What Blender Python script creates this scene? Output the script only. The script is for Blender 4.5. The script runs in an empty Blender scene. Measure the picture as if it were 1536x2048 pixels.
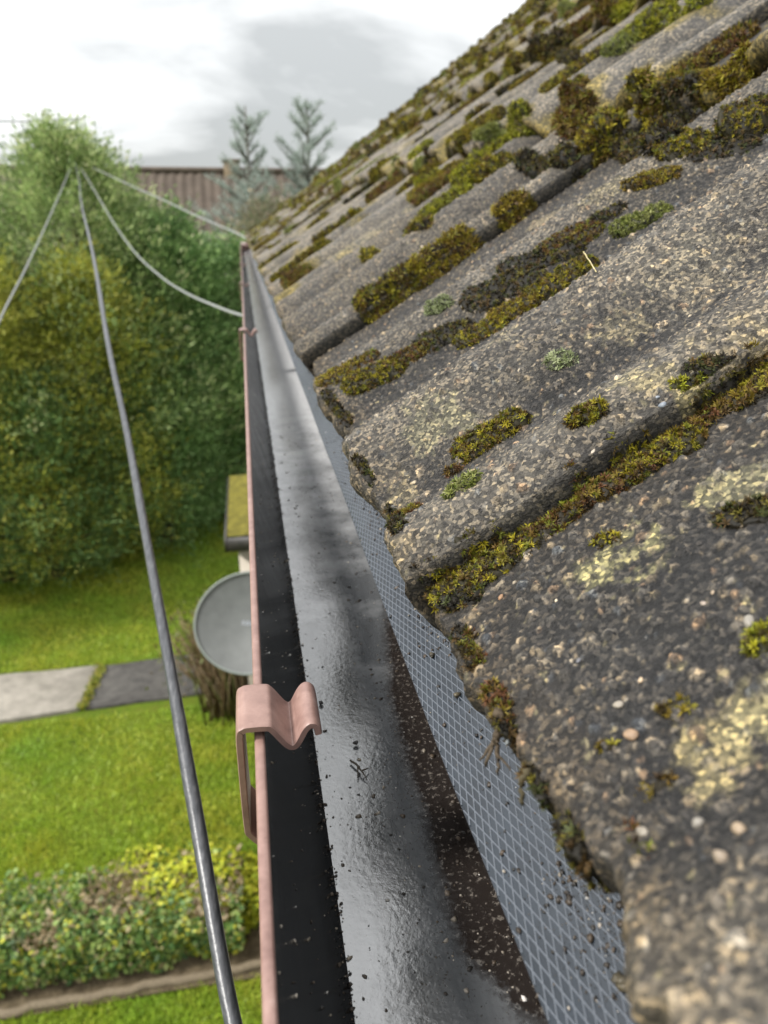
import bpy, math, random
import numpy as np
from mathutils import Vector, Matrix

random.seed(7)
rng = np.random.default_rng(7)
scene = bpy.context.scene
col = scene.collection

# ------------------------------------------------------------------ camera
PITCH, YAW = math.radians(21.107), math.radians(10.155)
cam = bpy.data.cameras.new('camera')
cam.sensor_fit = 'AUTO'
cam.sensor_width = 36.0
cam.lens = 26.37
cam.clip_start = 0.02
cam.clip_end = 600
cam.dof.use_dof = True
cam.dof.focus_distance = 0.265
cam.dof.aperture_fstop = 16.5
cam_ob = bpy.data.objects.new('camera', cam)
col.objects.link(cam_ob)
cam_ob.location = (0, 0, 0)
cam_ob.rotation_euler = (math.radians(90) - PITCH, 0, -YAW)
scene.camera = cam_ob

# ------------------------------------------------------------------ sky and sun
SUN_EL, SUN_AZ = math.radians(44), math.radians(-88)       # azimuth from +Y towards +X
world = bpy.data.worlds.new('World')
scene.world = world
world.use_nodes = True
wn, wl = world.node_tree.nodes, world.node_tree.links
wn.clear()
w_out = wn.new('ShaderNodeOutputWorld')
sky = wn.new('ShaderNodeTexSky')
sky.sky_type = 'NISHITA'
sky.sun_disc = False
sky.sun_elevation = SUN_EL
sky.sun_rotation = SUN_AZ
bg1 = wn.new('ShaderNodeBackground')
bg1.inputs['Strength'].default_value = 0.10
wl.new(sky.outputs[0], bg1.inputs['Color'])
tc = wn.new('ShaderNodeTexCoord')
sep = wn.new('ShaderNodeSeparateXYZ')
wl.new(tc.outputs['Generated'], sep.inputs[0])


def wmath(op, a, b=None, clamp=False):
    n = wn.new('ShaderNodeMath')
    n.operation = op
    n.use_clamp = clamp
    for i, v in enumerate((a, b)):
        if v is None:
            continue
        if isinstance(v, (int, float)):
            n.inputs[i].default_value = v
        else:
            wl.new(v, n.inputs[i])
    return n.outputs[0]


zc = wmath('MAXIMUM', sep.outputs['Z'], 0.0)
zz = wmath('ADD', zc, 0.30)
cx = wmath('DIVIDE', sep.outputs['X'], zz)
cy = wmath('DIVIDE', sep.outputs['Y'], zz)
comb = wn.new('ShaderNodeCombineXYZ')
wl.new(cx, comb.inputs[0])
wl.new(cy, comb.inputs[1])
mp = wn.new('ShaderNodeMapping')
mp.inputs['Location'].default_value = (3.35, 1.2, 0.4)
mp.inputs['Scale'].default_value = (1.0, 1.25, 1.0)
wl.new(comb.outputs[0], mp.inputs[0])
n1 = wn.new('ShaderNodeTexNoise')
n1.inputs['Scale'].default_value = 1.6
n1.inputs['Detail'].default_value = 6
n1.inputs['Roughness'].default_value = 0.52
n1.inputs['Distortion'].default_value = 0.25
wl.new(mp.outputs[0], n1.inputs['Vector'])
ramp = wn.new('ShaderNodeValToRGB')
ramp.color_ramp.interpolation = 'LINEAR'
els = ramp.color_ramp.elements
els[0].position, els[0].color = 0.30, (0.88, 0.88, 0.88, 1)
els[1].position, els[1].color = 0.62, (0.40, 0.412, 0.412, 1)
e_mid = els.new(0.45)
e_mid.color = (0.66, 0.67, 0.67, 1)
wl.new(n1.outputs['Fac'], ramp.inputs[0])
# an overcast sky grows brighter towards the zenith
lift = wmath('ADD', wmath('MULTIPLY', zc, 1.3), 0.94)
mul = wn.new('ShaderNodeVectorMath')
mul.operation = 'SCALE'
wl.new(ramp.outputs[0], mul.inputs[0])
wl.new(lift, mul.inputs['Scale'])
bg2 = wn.new('ShaderNodeBackground')
wl.new(mul.outputs[0], bg2.inputs['Color'])
wmix = wn.new('ShaderNodeMixShader')
wmix.inputs[0].default_value = 0.92
wl.new(bg1.outputs[0], wmix.inputs[1])
wl.new(bg2.outputs[0], wmix.inputs[2])
wl.new(wmix.outputs[0], w_out.inputs['Surface'])

sun = bpy.data.lights.new('sun', 'SUN')
sun.energy = 4.0
sun.angle = math.radians(10)
sun.color = (1.0, 0.965, 0.915)
sun_ob = bpy.data.objects.new('sun', sun)
col.objects.link(sun_ob)
sdir = Vector((math.sin(SUN_AZ) * math.cos(SUN_EL), math.cos(SUN_AZ) * math.cos(SUN_EL), math.sin(SUN_EL)))
sun_ob.rotation_euler = sdir.to_track_quat('Z', 'Y').to_euler()

scene.view_settings.view_transform = 'Standard'
scene.view_settings.look = 'None'
scene.view_settings.exposure = 0.55
scene.view_settings.gamma = 1.0
scene.view_settings.use_curve_mapping = False
scene.cycles.use_denoising = True
scene.cycles.max_bounces = 6


# ------------------------------------------------------------------ helpers
def setp(o, label=None, cat=None, group=None, kind=None):
    for k, v in (('label', label), ('category', cat), ('group', group), ('kind', kind)):
        if v:
            o[k] = v
    return o


def empty(name, loc, label, cat, group=None):
    o = bpy.data.objects.new(name, None)
    o.location = loc
    o.empty_display_size = 0.05
    col.objects.link(o)
    return setp(o, label, cat, group)


def link(name, me, mat, parent=None):
    if mat is not None and not me.materials:
        me.materials.append(mat)
    o = bpy.data.objects.new(name, me)
    col.objects.link(o)
    if parent is not None:
        o.parent = parent
        o.matrix_parent_inverse = world_of(parent).inverted()
    return o


def world_of(o):
    m = o.matrix_basis.copy()
    p, c = o.parent, o
    while p is not None:
        m = p.matrix_basis @ c.matrix_parent_inverse @ m
        c, p = p, p.parent
    return m


def mk(name, V, Fc, mat, parent=None, colr=None, smooth=False):
    """V (n,3); Fc an (m,3) or (m,4) array, or a list of those; colr (n,3) per vertex."""
    V = np.asarray(V, dtype=np.float32).reshape(-1, 3)
    Fl = Fc if isinstance(Fc, list) and len(Fc) and isinstance(Fc[0], np.ndarray) else [np.asarray(Fc, dtype=np.int32)]
    me = bpy.data.meshes.new(name)
    me.vertices.add(len(V))
    me.vertices.foreach_set('co', V.ravel())
    idx = np.concatenate([f.ravel() for f in Fl]).astype(np.int32)
    sizes = np.concatenate([np.full(len(f), f.shape[1], dtype=np.int32) for f in Fl])
    starts = np.concatenate([[0], np.cumsum(sizes)[:-1]]).astype(np.int32)
    me.loops.add(len(idx))
    me.loops.foreach_set('vertex_index', idx)
    me.polygons.add(len(sizes))
    me.polygons.foreach_set('loop_start', starts)
    me.polygons.foreach_set('loop_total', sizes)
    if smooth:
        me.polygons.foreach_set('use_smooth', np.ones(len(sizes), dtype=bool))
    if colr is not None:
        a = me.attributes.new('Col', 'FLOAT_COLOR', 'POINT')
        c4 = np.ones((len(V), 4), dtype=np.float32)
        c4[:, :3] = colr
        a.data.foreach_set('color', c4.ravel())
    me.update(calc_edges=True)
    me.validate()
    return link(name, me, mat, parent)


def grid_faces(nu, nv, flip=False, base=0):
    i, j = np.meshgrid(np.arange(nu - 1), np.arange(nv - 1), indexing='ij')
    a = (i * nv + j).ravel() + base
    f = np.stack([a, a + nv, a + nv + 1, a + 1], 1)
    return f[:, ::-1] if flip else f


class MB:
    def __init__(s):
        s.v, s.f, s.c, s.n = [], {}, [], 0

    def add(s, V, Fc, colr=None):
        V = np.asarray(V, dtype=np.float32).reshape(-1, 3)
        Fc = np.asarray(Fc, dtype=np.int32)
        s.v.append(V)
        s.f.setdefault(Fc.shape[1], []).append(Fc + s.n)
        s.c.append(np.broadcast_to(np.asarray((.5, .5, .5) if colr is None else colr, dtype=np.float32), V.shape))
        s.n += len(V)

    def box(s, lo, hi, colr=None):
        x0, y0, z0 = lo
        x1, y1, z1 = hi
        V = [(x0, y0, z0), (x1, y0, z0), (x1, y1, z0), (x0, y1, z0), (x0, y0, z1), (x1, y0, z1), (x1, y1, z1), (x0, y1, z1)]
        s.add(V, [(0, 3, 2, 1), (4, 5, 6, 7), (0, 1, 5, 4), (1, 2, 6, 5), (2, 3, 7, 6), (3, 0, 4, 7)], colr)

    def tube(s, pts, rad, n=8, colr=None):
        P = np.asarray(pts, dtype=float)
        R = np.broadcast_to(np.asarray(rad, dtype=float), (len(P),))
        T = np.gradient(P, axis=0)
        T /= np.linalg.norm(T, axis=1, keepdims=True) + 1e-12
        up = np.array([0.13, 0.21, 0.97]) if abs(T[0][2]) < 0.9 else np.array([1.0, 0.1, 0.05])
        A = np.cross(T, up)
        A /= np.linalg.norm(A, axis=1, keepdims=True) + 1e-12
        B = np.cross(T, A)
        th = np.linspace(0, 2 * np.pi, n, endpoint=False)
        V = P[:, None, :] + R[:, None, None] * (np.cos(th)[None, :, None] * A[:, None, :] + np.sin(th)[None, :, None] * B[:, None, :])
        m = len(P)
        i, j = np.meshgrid(np.arange(m - 1), np.arange(n), indexing='ij')
        a = (i * n + j).ravel()
        b = (i * n + (j + 1) % n).ravel()
        s.add(V.reshape(-1, 3), np.stack([a, b, b + n, a + n], 1), colr)
        base = s.n
        s.add(np.array([P[0], P[-1]]), np.zeros((0, 4), dtype=np.int32), colr)
        off = base - m * n
        k = np.arange(n)
        s.f.setdefault(3, []).append(np.stack([off + (k + 1) % n, off + k, np.full(n, base)], 1).astype(np.int32))
        o2 = off + (m - 1) * n
        s.f[3].append(np.stack([o2 + k, o2 + (k + 1) % n, np.full(n, base + 1)], 1).astype(np.int32))

    def build(s, name, mat, parent=None, smooth=False):
        Fl = [np.concatenate(v) for v in s.f.values()]
        Fl = [f for f in Fl if len(f)]
        return mk(name, np.concatenate(s.v), Fl, mat, parent, np.concatenate(s.c), smooth)


def vnoise(P, scale, seed=0, octaves=3):
    """value noise in [-1,1] of points (n,k), k = 2 or 3"""
    P = np.asarray(P, dtype=float) * scale
    if P.shape[1] == 2:
        P = np.concatenate([P, np.full((len(P), 1), 0.37)], 1)
    out = np.zeros(len(P))
    amp, tot = 1.0, 0.0
    for o in range(octaves):
        Q = P * (2 ** o) + 17.3 * o + seed * 5.71
        I = np.floor(Q).astype(np.int64)
        Fr = Q - I
        Fr = Fr * Fr * (3 - 2 * Fr)
        acc = 0
        for dx in (0, 1):
            for dy in (0, 1):
                for dz in (0, 1):
                    h = (I[:, 0] + dx) * 73856093 ^ (I[:, 1] + dy) * 19349663 ^ (I[:, 2] + dz) * 83492791 ^ (seed * 2654435)
                    h = (h ^ (h >> 13)) * 1274126177
                    h = (h ^ (h >> 16)) & 0xFFFF
                    w = (Fr[:, 0] if dx else 1 - Fr[:, 0]) * (Fr[:, 1] if dy else 1 - Fr[:, 1]) * (Fr[:, 2] if dz else 1 - Fr[:, 2])
                    acc = acc + w * (h / 32767.5 - 1)
        out += amp * acc
        tot += amp
        amp *= 0.5
    return out / tot


def sstep(a, b, x):
    t = np.clip((x - a) / (b - a), 0, 1)
    return t * t * (3 - 2 * t)


def catmull(pts, n=10):
    P = np.asarray(pts, dtype=float)
    Q = np.vstack([2 * P[0] - P[1], P, 2 * P[-1] - P[-2]])
    out = []
    for i in range(len(P) - 1):
        a, b, c, d = Q[i:i + 4]
        for t in np.linspace(0, 1, n, endpoint=False):
            out.append(0.5 * (2 * b + (c - a) * t + (2 * a - 5 * b + 4 * c - d) * t * t + (3 * b - a - 3 * c + d) * t ** 3))
    out.append(P[-1])
    return np.array(out)


# ------------------------------------------------------------------ materials
class Mat:
    def __init__(s, name, rough=0.7, spec=0.5):
        s.m = bpy.data.materials.new(name)
        s.m.use_nodes = True
        s.nt = s.m.node_tree
        s.b = s.nt.nodes['Principled BSDF']
        s.out = s.nt.nodes['Material Output']
        s.b.inputs['Roughness'].default_value = rough
        s.b.inputs['Specular IOR Level'].default_value = spec

    def n(s, t, **kw):
        nd = s.nt.nodes.new(t)
        for k, v in kw.items():
            if hasattr(nd, k) and k not in nd.inputs:
                setattr(nd, k, v)
            else:
                nd.inputs[k].default_value = v
        return nd

    def l(s, a, b):
        s.nt.links.new(a, b)

    def coord(s, kind='Object'):
        return s.n('ShaderNodeTexCoord').outputs[kind]

    def pos(s):
        return s.n('ShaderNodeNewGeometry').outputs['Position']

    def noise(s, vec, scale, detail=4, rough=0.55, out='Fac'):
        nd = s.n('ShaderNodeTexNoise', Scale=scale, Detail=detail, Roughness=rough)
        s.l(vec, nd.inputs['Vector'])
        return nd.outputs[out]

    def voro(s, vec, scale, out='Color'):
        nd = s.n('ShaderNodeTexVoronoi', Scale=scale)
        s.l(vec, nd.inputs['Vector'])
        return nd.outputs[out]

    def ramp(s, fac, stops, interp='LINEAR'):
        nd = s.n('ShaderNodeValToRGB')
        nd.color_ramp.interpolation = interp
        e = nd.color_ramp.elements
        while len(e) < len(stops):
            e.new(0.5)
        for k, (p, c) in enumerate(stops):
            e[k].position = p
            e[k].color = (*c, 1) if len(c) == 3 else c
        s.l(fac, nd.inputs[0])
        return nd.outputs[0]

    def mix(s, fac, a, b, mode='MIX'):
        nd = s.n('ShaderNodeMix', data_type='RGBA', blend_type=mode)
        for sock, v in ((nd.inputs[0], fac), (nd.inputs[6], a), (nd.inputs[7], b)):
            if isinstance(v, (int, float)):
                sock.default_value = v
            elif isinstance(v, tuple):
                sock.default_value = (*v, 1) if len(v) == 3 else v
            else:
                s.l(v, sock)
        return nd.outputs[2]

    def math(s, op, a, b=0.0, clamp=False):
        nd = s.n('ShaderNodeMath', operation=op)
        nd.use_clamp = clamp
        for i, v in enumerate((a, b)):
            if isinstance(v, (int, float)):
                nd.inputs[i].default_value = v
            else:
                s.l(v, nd.inputs[i])
        return nd.outputs[0]

    def attr(s):
        return s.n('ShaderNodeAttribute', attribute_name='Col').outputs['Color']

    def color(s, sock):
        if isinstance(sock, tuple):
            s.b.inputs['Base Color'].default_value = (*sock, 1)
        else:
            s.l(sock, s.b.inputs['Base Color'])

    def bump(s, h, dist, strength=1.0):
        nd = s.n('ShaderNodeBump', Distance=dist, Strength=strength)
        s.l(h, nd.inputs['Height'])
        s.l(nd.outputs[0], s.b.inputs['Normal'])
        return nd


def leafmat(name, rough=0.6, trans=0.25):
    m = Mat(name, rough, 0.35)
    c = m.attr()
    m.color(c)
    t = m.n('ShaderNodeBsdfTranslucent')
    m.l(c, t.inputs['Color'])
    ms = m.n('ShaderNodeMixShader')
    ms.inputs[0].default_value = trans
    m.l(m.b.outputs[0], ms.inputs[1])
    m.l(t.outputs[0], ms.inputs[2])
    m.l(ms.outputs[0], m.out.inputs['Surface'])
    return m.m


M = {}
# concrete roof tile: vertex colours carry grain, wear and lichen; the nodes add fine speckle
def tilemat(name, vs, bd):
    m = Mat(name, 0.72, 0.4)
    oi = m.n('ShaderNodeObjectInfo')
    v = m.n('ShaderNodeVectorMath', operation='ADD')
    sc = m.n('ShaderNodeVectorMath', operation='SCALE')
    sc.inputs['Scale'].default_value = 13.0
    cmb = m.n('ShaderNodeCombineXYZ')
    m.l(oi.outputs['Random'], cmb.inputs[0])
    m.l(oi.outputs['Random'], cmb.inputs[1])
    m.l(cmb.outputs[0], sc.inputs[0])
    m.l(m.coord(), v.inputs[0])
    m.l(sc.outputs[0], v.inputs[1])
    vec = v.outputs[0]
    sp = m.voro(vec, vs)
    spk = m.n('ShaderNodeSeparateColor')
    m.l(sp, spk.inputs[0])
    speck = m.ramp(spk.outputs[0], [(0, (.30, .30, .31)), (.5, (.68, .67, .66)), (.76, (1.3, 1.24, 1.15)), (1, (2.5, 2.25, 1.85))])
    blot = m.ramp(m.noise(vec, 16, 5, .6), [(.3, (.62, .62, .64)), (.7, (1.3, 1.28, 1.22))])
    c = m.mix(1.0, m.attr(), speck, 'MULTIPLY')
    c = m.mix(1.0, c, blot, 'MULTIPLY')
    m.color(c)
    h = m.math('ADD', m.math('MULTIPLY', spk.outputs[0], .6), m.noise(vec, vs * 1.6, 3))
    m.bump(h, bd, .9)
    m.l(m.ramp(m.noise(vec, 30, 3), [(.35, (.5, .5, .5)), (.65, (.85, .85, .85))]), m.b.inputs['Roughness'])
    return m.m


M['tile_near'] = tilemat('gritty_concrete_tile_near', 820, .0020)
M['tile'] = tilemat('gritty_concrete_tile', 560, .0014)
M['moss'] = leafmat('moss_leaves', .65, .3)
M['leaf'] = leafmat('tree_foliage', .55, .28)
M['grass'] = leafmat('grass_blades', .5, .35)


def attrmat(name, rough=.7, spec=.4, bs=None, bd=.002):
    m = Mat(name, rough, spec)
    c = m.attr()
    if bs:
        nz = m.noise(m.pos(), bs, 5, .6)
        c = m.mix(1.0, c, m.ramp(nz, [(.3, (.75, .75, .75)), (.7, (1.25, 1.25, 1.25))]), 'MULTIPLY')
        m.bump(nz, bd)
    m.color(c)
    return m.m


M['grit'] = attrmat('grit_and_mud', .45, .5, 900, .0004)
M['wood'] = attrmat('weathered_wood', .8, .3, 60, .003)
M['stone'] = attrmat('mineral_grain', .5, .4, 900, .0003)

# gutter plastic: dark brown inside with a thin wet silt film
m = Mat('dark_brown_gutter_plastic', .16, .5)
m.b.inputs['IOR'].default_value = 1.45
p = m.pos()
st = m.n('ShaderNodeVectorMath', operation='MULTIPLY')
st.inputs[1].default_value = (260, 14, 60)
m.l(p, st.inputs[0])
strk = m.noise(st.outputs[0], 1, 5, .6)
grain = m.noise(p, 700, 3, .6)
fine = m.noise(p, 1800, 2, .6)
base = m.ramp(strk, [(.3, (.005, .0055, .006)), (.7, (.013, .012, .011))])
m.color(base)
m.l(m.ramp(m.noise(p, 35, 5, .6), [(.3, (.10, .10, .10)), (.7, (.24, .24, .24))]), m.b.inputs['Roughness'])
m.bump(m.math('ADD', m.math('MULTIPLY', strk, .4), m.math('MULTIPLY', grain, .3)), .0003, .5)
M['gutter'] = m.m

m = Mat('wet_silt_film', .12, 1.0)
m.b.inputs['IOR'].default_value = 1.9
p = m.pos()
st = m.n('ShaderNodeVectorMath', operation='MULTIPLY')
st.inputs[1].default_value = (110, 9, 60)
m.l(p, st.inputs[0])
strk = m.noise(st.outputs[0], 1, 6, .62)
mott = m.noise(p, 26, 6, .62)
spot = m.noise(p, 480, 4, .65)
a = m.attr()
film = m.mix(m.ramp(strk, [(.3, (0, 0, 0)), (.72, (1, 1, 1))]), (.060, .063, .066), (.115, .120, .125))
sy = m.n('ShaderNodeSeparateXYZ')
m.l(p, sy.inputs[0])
sky_sheen = m.math('ADD', m.math('MULTIPLY', m.math('SUBTRACT', sy.outputs[1], .38), 2.2), m.math('MULTIPLY', m.math('SUBTRACT', mott, .5), 1.6), True)  # streaky pale film, whitened farther along to paint in the sky's reflection
film = m.mix(sky_sheen, film, m.mix(strk, (.44, .445, .45), (.68, .685, .69)))
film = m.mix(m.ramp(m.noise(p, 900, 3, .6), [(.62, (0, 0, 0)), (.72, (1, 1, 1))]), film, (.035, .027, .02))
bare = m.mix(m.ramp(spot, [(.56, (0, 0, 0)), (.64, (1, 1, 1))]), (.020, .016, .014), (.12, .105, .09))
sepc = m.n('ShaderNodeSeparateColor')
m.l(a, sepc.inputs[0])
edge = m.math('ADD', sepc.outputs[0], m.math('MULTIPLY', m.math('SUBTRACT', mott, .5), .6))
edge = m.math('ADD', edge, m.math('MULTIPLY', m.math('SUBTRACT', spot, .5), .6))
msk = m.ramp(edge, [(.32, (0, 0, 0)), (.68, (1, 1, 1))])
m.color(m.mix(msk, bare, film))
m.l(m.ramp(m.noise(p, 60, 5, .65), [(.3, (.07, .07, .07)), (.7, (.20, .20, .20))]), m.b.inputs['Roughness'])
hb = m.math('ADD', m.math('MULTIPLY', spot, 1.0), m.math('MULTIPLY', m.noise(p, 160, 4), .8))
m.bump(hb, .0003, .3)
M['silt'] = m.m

m = Mat('faded_pink_brown_plastic', .42, .5)
p = m.pos()
nz = m.noise(p, 160, 5, .65)
big = m.noise(p, 22, 4)
c = m.ramp(nz, [(.3, (.16, .092, .077)), (.6, (.24, .148, .125)), (.8, (.32, .215, .185))])
c = m.mix(m.ramp(big, [(.52, (0, 0, 0)), (.75, (.6, .6, .6))]), c, (.30, .19, .155))
c = m.mix(m.ramp(m.noise(p, 420, 3), [(.68, (0, 0, 0)), (.76, (1, 1, 1))]), c, (.16, .09, .07))
m.color(c)
m.bump(nz, .0003, .5)
M['pink'] = m.m

m = Mat('black_embossed_eaves_felt', .2, .5)
m.b.inputs['IOR'].default_value = 1.7
p = m.pos()
nz = m.noise(p, 500, 4, .6)
m.color(m.ramp(m.noise(p, 60, 5, .6), [(.3, (.006, .009, .013)), (.7, (.018, .025, .034))]))
m.bump(nz, .00025, .35)
m.l(m.ramp(m.noise(p, 45, 4), [(.35, (.07, .07, .07)), (.7, (.22, .22, .22))]), m.b.inputs['Roughness'])
M['felt'] = m.m
m = Mat('embossed_ridge', .32, .6)
m.color((.10, .112, .13))  # coloured paler than the felt sheet, painting in sky glints on the ridges
m.b.inputs['Roughness'].default_value = .2
M['ridge'] = m.m

m = Mat('grey_cable_sheath', .38, .5)
p = m.pos()
nz = m.noise(p, 90, 5, .6)
st = m.n('ShaderNodeVectorMath', operation='MULTIPLY')
st.inputs[1].default_value = (500, 25, 500)
m.l(p, st.inputs[0])
m.color(m.ramp(m.noise(st.outputs[0], 1, 4), [(.3, (.028, .030, .034)), (.55, (.055, .058, .064)), (.8, (.12, .12, .125))]))
m.bump(nz, .0012, .5)
M['cable'] = m.m
m = Mat('pale_weathered_cable', .5, .5)
m.color((.22, .23, .22))
M['cable_pale'] = m.m

m = Mat('grey_dish_paint', .5, .4)
nz = m.noise(m.coord(), 14, 5)
m.color(m.ramp(nz, [(.3, (.075, .08, .078)), (.7, (.10, .107, .104))]))
M['dish'] = m.m
m = Mat('pale_dish_rim', .45, .5)
m.color((.14, .16, .148))
M['dish_rim'] = m.m
m = Mat('dish_print', .5, .4)
m.color((.18, .195, .215))
M['dish_print'] = m.m

m = Mat('pale_render_wall', .85, .2)
p = m.pos()
nz = m.noise(p, 55, 6, .7)
m.color(m.ramp(m.noise(p, 2.5, 5), [(.3, (.36, .32, .27)), (.7, (.47, .42, .36))]))
m.bump(nz, .006, .6)
M['render'] = m.m
m = Mat('dark_trim', .5, .4)
m.color(m.ramp(m.noise(m.pos(), 20, 4), [(.3, (.018, .017, .016)), (.7, (.04, .036, .032))]))
M['trim'] = m.m
m = Mat('mossy_flat_roof', .9, .2)
p = m.pos()
nz = m.noise(p, 14, 6, .7)
m.color(m.ramp(nz, [(.3, (.07, .065, .02)), (.5, (.17, .15, .025)), (.7, (.27, .23, .045))]))
m.bump(m.noise(p, 45, 5, .7), .03)
M['mossroof'] = m.m

m = Mat('lawn_soil', .95, .1)
p = m.pos()
n1_ = m.noise(p, 1.3, 5, .6)
n2_ = m.noise(p, 9, 5, .65)
c = m.ramp(n1_, [(.3, (.075, .125, .012)), (.5, (.125, .185, .016)), (.7, (.19, .215, .024))])
c = m.mix(m.ramp(n2_, [(.45, (0, 0, 0)), (.75, (.7, .7, .7))]), c, (.16, .15, .03))
c = m.mix(m.ramp(m.noise(p, 60, 4), [(.35, (.6, .6, .6)), (.6, (0, 0, 0))]), c, (.03, .055, .008))
m.color(c)
m.bump(m.noise(p, 70, 4), .03)
M['lawn'] = m.m

m = Mat('pale_concrete_slab', .9, .2)
p = m.pos()
n2_ = m.noise(p, 7, 6, .65)
c = m.ramp(n2_, [(.3, (.19, .175, .15)), (.65, (.31, .285, .245))])
c = m.mix(m.ramp(m.noise(p, 2.2, 4), [(.5, (0, 0, 0)), (.7, (.55, .55, .55))]), c, (.15, .14, .115))
m.color(c)
m.bump(m.noise(p, 90, 4), .006)
M['slab'] = m.m
m = Mat('dark_worn_slab', .9, .2)
n2_ = m.noise(m.pos(), 8, 6, .65)
m.color(m.ramp(n2_, [(.3, (.045, .043, .041)), (.7, (.095, .09, .082))]))
m.bump(m.noise(m.pos(), 110, 4), .006)
M['slab_dark'] = m.m
m = Mat('brown_soil', .95, .1)
n2_ = m.noise(m.pos(), 14, 6, .7)
m.color(m.ramp(n2_, [(.3, (.055, .042, .026)), (.7, (.17, .135, .085))]))
m.bump(n2_, .05)
M['soil'] = m.m

m = Mat('brown_pantiles', .8, .3)
p = m.pos()
n2_ = m.noise(p, 3, 5)
m.color(m.ramp(n2_, [(.3, (.065, .05, .038)), (.7, (.11, .085, .066))]))
M['pantile'] = m.m
m = Mat('brick', .85, .2)
m.color(m.ramp(m.noise(m.pos(), 5, 4), [(.3, (.14, .11, .075)), (.7, (.22, .17, .11))]))
M['brick'] = m.m
m = Mat('window_glass', .08, .6)
m.color((.03, .035, .04))
M['glass'] = m.m
m = Mat('white_frame', .4, .5)
m.color((.7, .7, .68))
M['white'] = m.m

# ------------------------------------------------------------------ ground and setting
G = -5.0


def sheet(name, x0, x1, y0, y1, z, nx, ny, mat, amp=0.0, seed=1):
    xs, ys = np.linspace(x0, x1, nx), np.linspace(y0, y1, ny)
    X, Y = np.meshgrid(xs, ys, indexing='ij')
    P = np.stack([X.ravel(), Y.ravel(), np.full(X.size, z)], 1)
    if amp:
        P[:, 2] += amp * vnoise(P[:, :2], .6, seed, 3)
    return setp(mk(name, P, grid_faces(nx, ny), mat, smooth=True), kind='structure')


sheet('ground', -300, 300, -300, 400, G - .03, 3, 3, M['lawn'])
sheet('lawn', -14, 8, -4, 22, G, 111, 131, M['lawn'], .02)

# ------------------------------------------------------------------ roof frame
H, EX, TH = 0.13, 0.0665, math.radians(37)
S_ = np.array([math.cos(TH), 0, math.sin(TH)])
N_ = np.array([-math.sin(TH), 0, math.cos(TH)])
E_ = np.array([EX, 0, -H])
W, GAUGE, TT, LT = 0.42, 0.335, 0.026, 0.40
THK = 0.018                                   # thickness of a tail edge
LAP0 = 0.205
NROW = 12
COLS = range(-3, 15)                          # tile c spans Y from LAP0+W*c to LAP0+W*(c+1)


def bump2(d):
    def b(x):
        return np.where(np.abs(x) < 1, np.cos(np.clip(x, -1, 1) * np.pi / 2) ** 2, 0)
    lap = np.where(d < .014, b((d - .014) / .034), b((d - .014) / .056))
    return lap, b((d - .112) / .060) + .95 * b((d - .255) / .064)


def third(d):
    x = (d - .255) / .064
    return np.where(np.abs(x) < 1, np.cos(np.clip(x, -1, 1) * np.pi / 2) ** 2, 0)


def prof(d, amp=1.0):
    a, b = bump2(d)
    return (.015 * a + .022 * b) * amp + np.where(np.asarray(amp) > 1, .002 * third(d), 0)


def to_world(s, Y, n):
    s, Y, n = (np.asarray(v, dtype=float) for v in (s, Y, n))
    return E_ + s[..., None] * S_ + n[..., None] * N_ + np.stack([np.zeros_like(Y), Y, np.zeros_like(Y)], -1)


def tile_top(d, sl, amp=1.0):
    return TT * (1 - sl / GAUGE) + prof(d, amp)


AMP = 1.25                                   # the tiles beyond the nearest column have deeper rolls


def surf(s, Y):
    """height of the visible tile surface above the roof plane"""
    s, Y = np.asarray(s, dtype=float), np.asarray(Y, dtype=float)
    k = np.floor(np.maximum(s, 0) / GAUGE)
    sl = s - k * GAUGE
    d = np.mod(Y - LAP0, W)
    return tile_top(d, sl, np.where(Y > LAP0 + W, AMP, 1.0)) - np.where(k > 0, .006, 0)


LICHEN = [  # s, Y, radius, tint
    (0.0513, 0.1664, 0.0136, (0.312, 0.296, 0.156)),
    (0.0437, 0.1668, 0.0059499999999999996, (0.312, 0.296, 0.156)),
    (0.0595, 0.1644, 0.0068, (0.312, 0.296, 0.156)),
    (0.037, 0.1013, 0.0136, (0.359, 0.312, 0.172)),
    (0.0442, 0.0993, 0.0102, (0.343, 0.312, 0.172)),
    (0.0923, 0.2258, 0.0136, (0.265, 0.242, 0.156)),
    (0.1009, 0.2051, 0.007649999999999999, (0.328, 0.289, 0.156)),
    (0.0959, 0.2156, 0.0085, (0.296, 0.257, 0.156)),
    (0.3352, 0.6741, 0.029750000000000002, (0.281, 0.265, 0.14)),
    (0.3593, 0.6252, 0.0255, (0.281, 0.265, 0.148)),
    (0.2029, 0.4572, 0.017, (0.296, 0.265, 0.172)),
    (0.2062, 0.5733, 0.015299999999999998, (0.296, 0.257, 0.172)),
    (0.1223, 0.2051, 0.017, (0.281, 0.242, 0.164)),
    (0.1186, 0.2805, 0.0102, (0.265, 0.234, 0.156)),
    (0.0857, 0.3171, 0.0102, (0.312, 0.281, 0.187)),
    (0.1589, 0.2819, 0.0255, (0.187, 0.172, 0.14)),
    (0.0077, 0.2735, 0.0085, (0.234, 0.203, 0.133)),
    (0.0399, 0.2968, 0.017, (0.203, 0.195, 0.133)),
    (0.0029, 0.2152, 0.0068, (0.281, 0.234, 0.156)),
    (0.0061, 0.1817, 0.0051, (0.25, 0.203, 0.133)),
    (0.0792, 0.1665, 0.0102, (0.257, 0.242, 0.14)),
    (0.0865, 0.1619, 0.0102, (0.265, 0.25, 0.156)),
    (0.0309, 0.1038, 0.0085, (0.343, 0.296, 0.156)),
]


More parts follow.
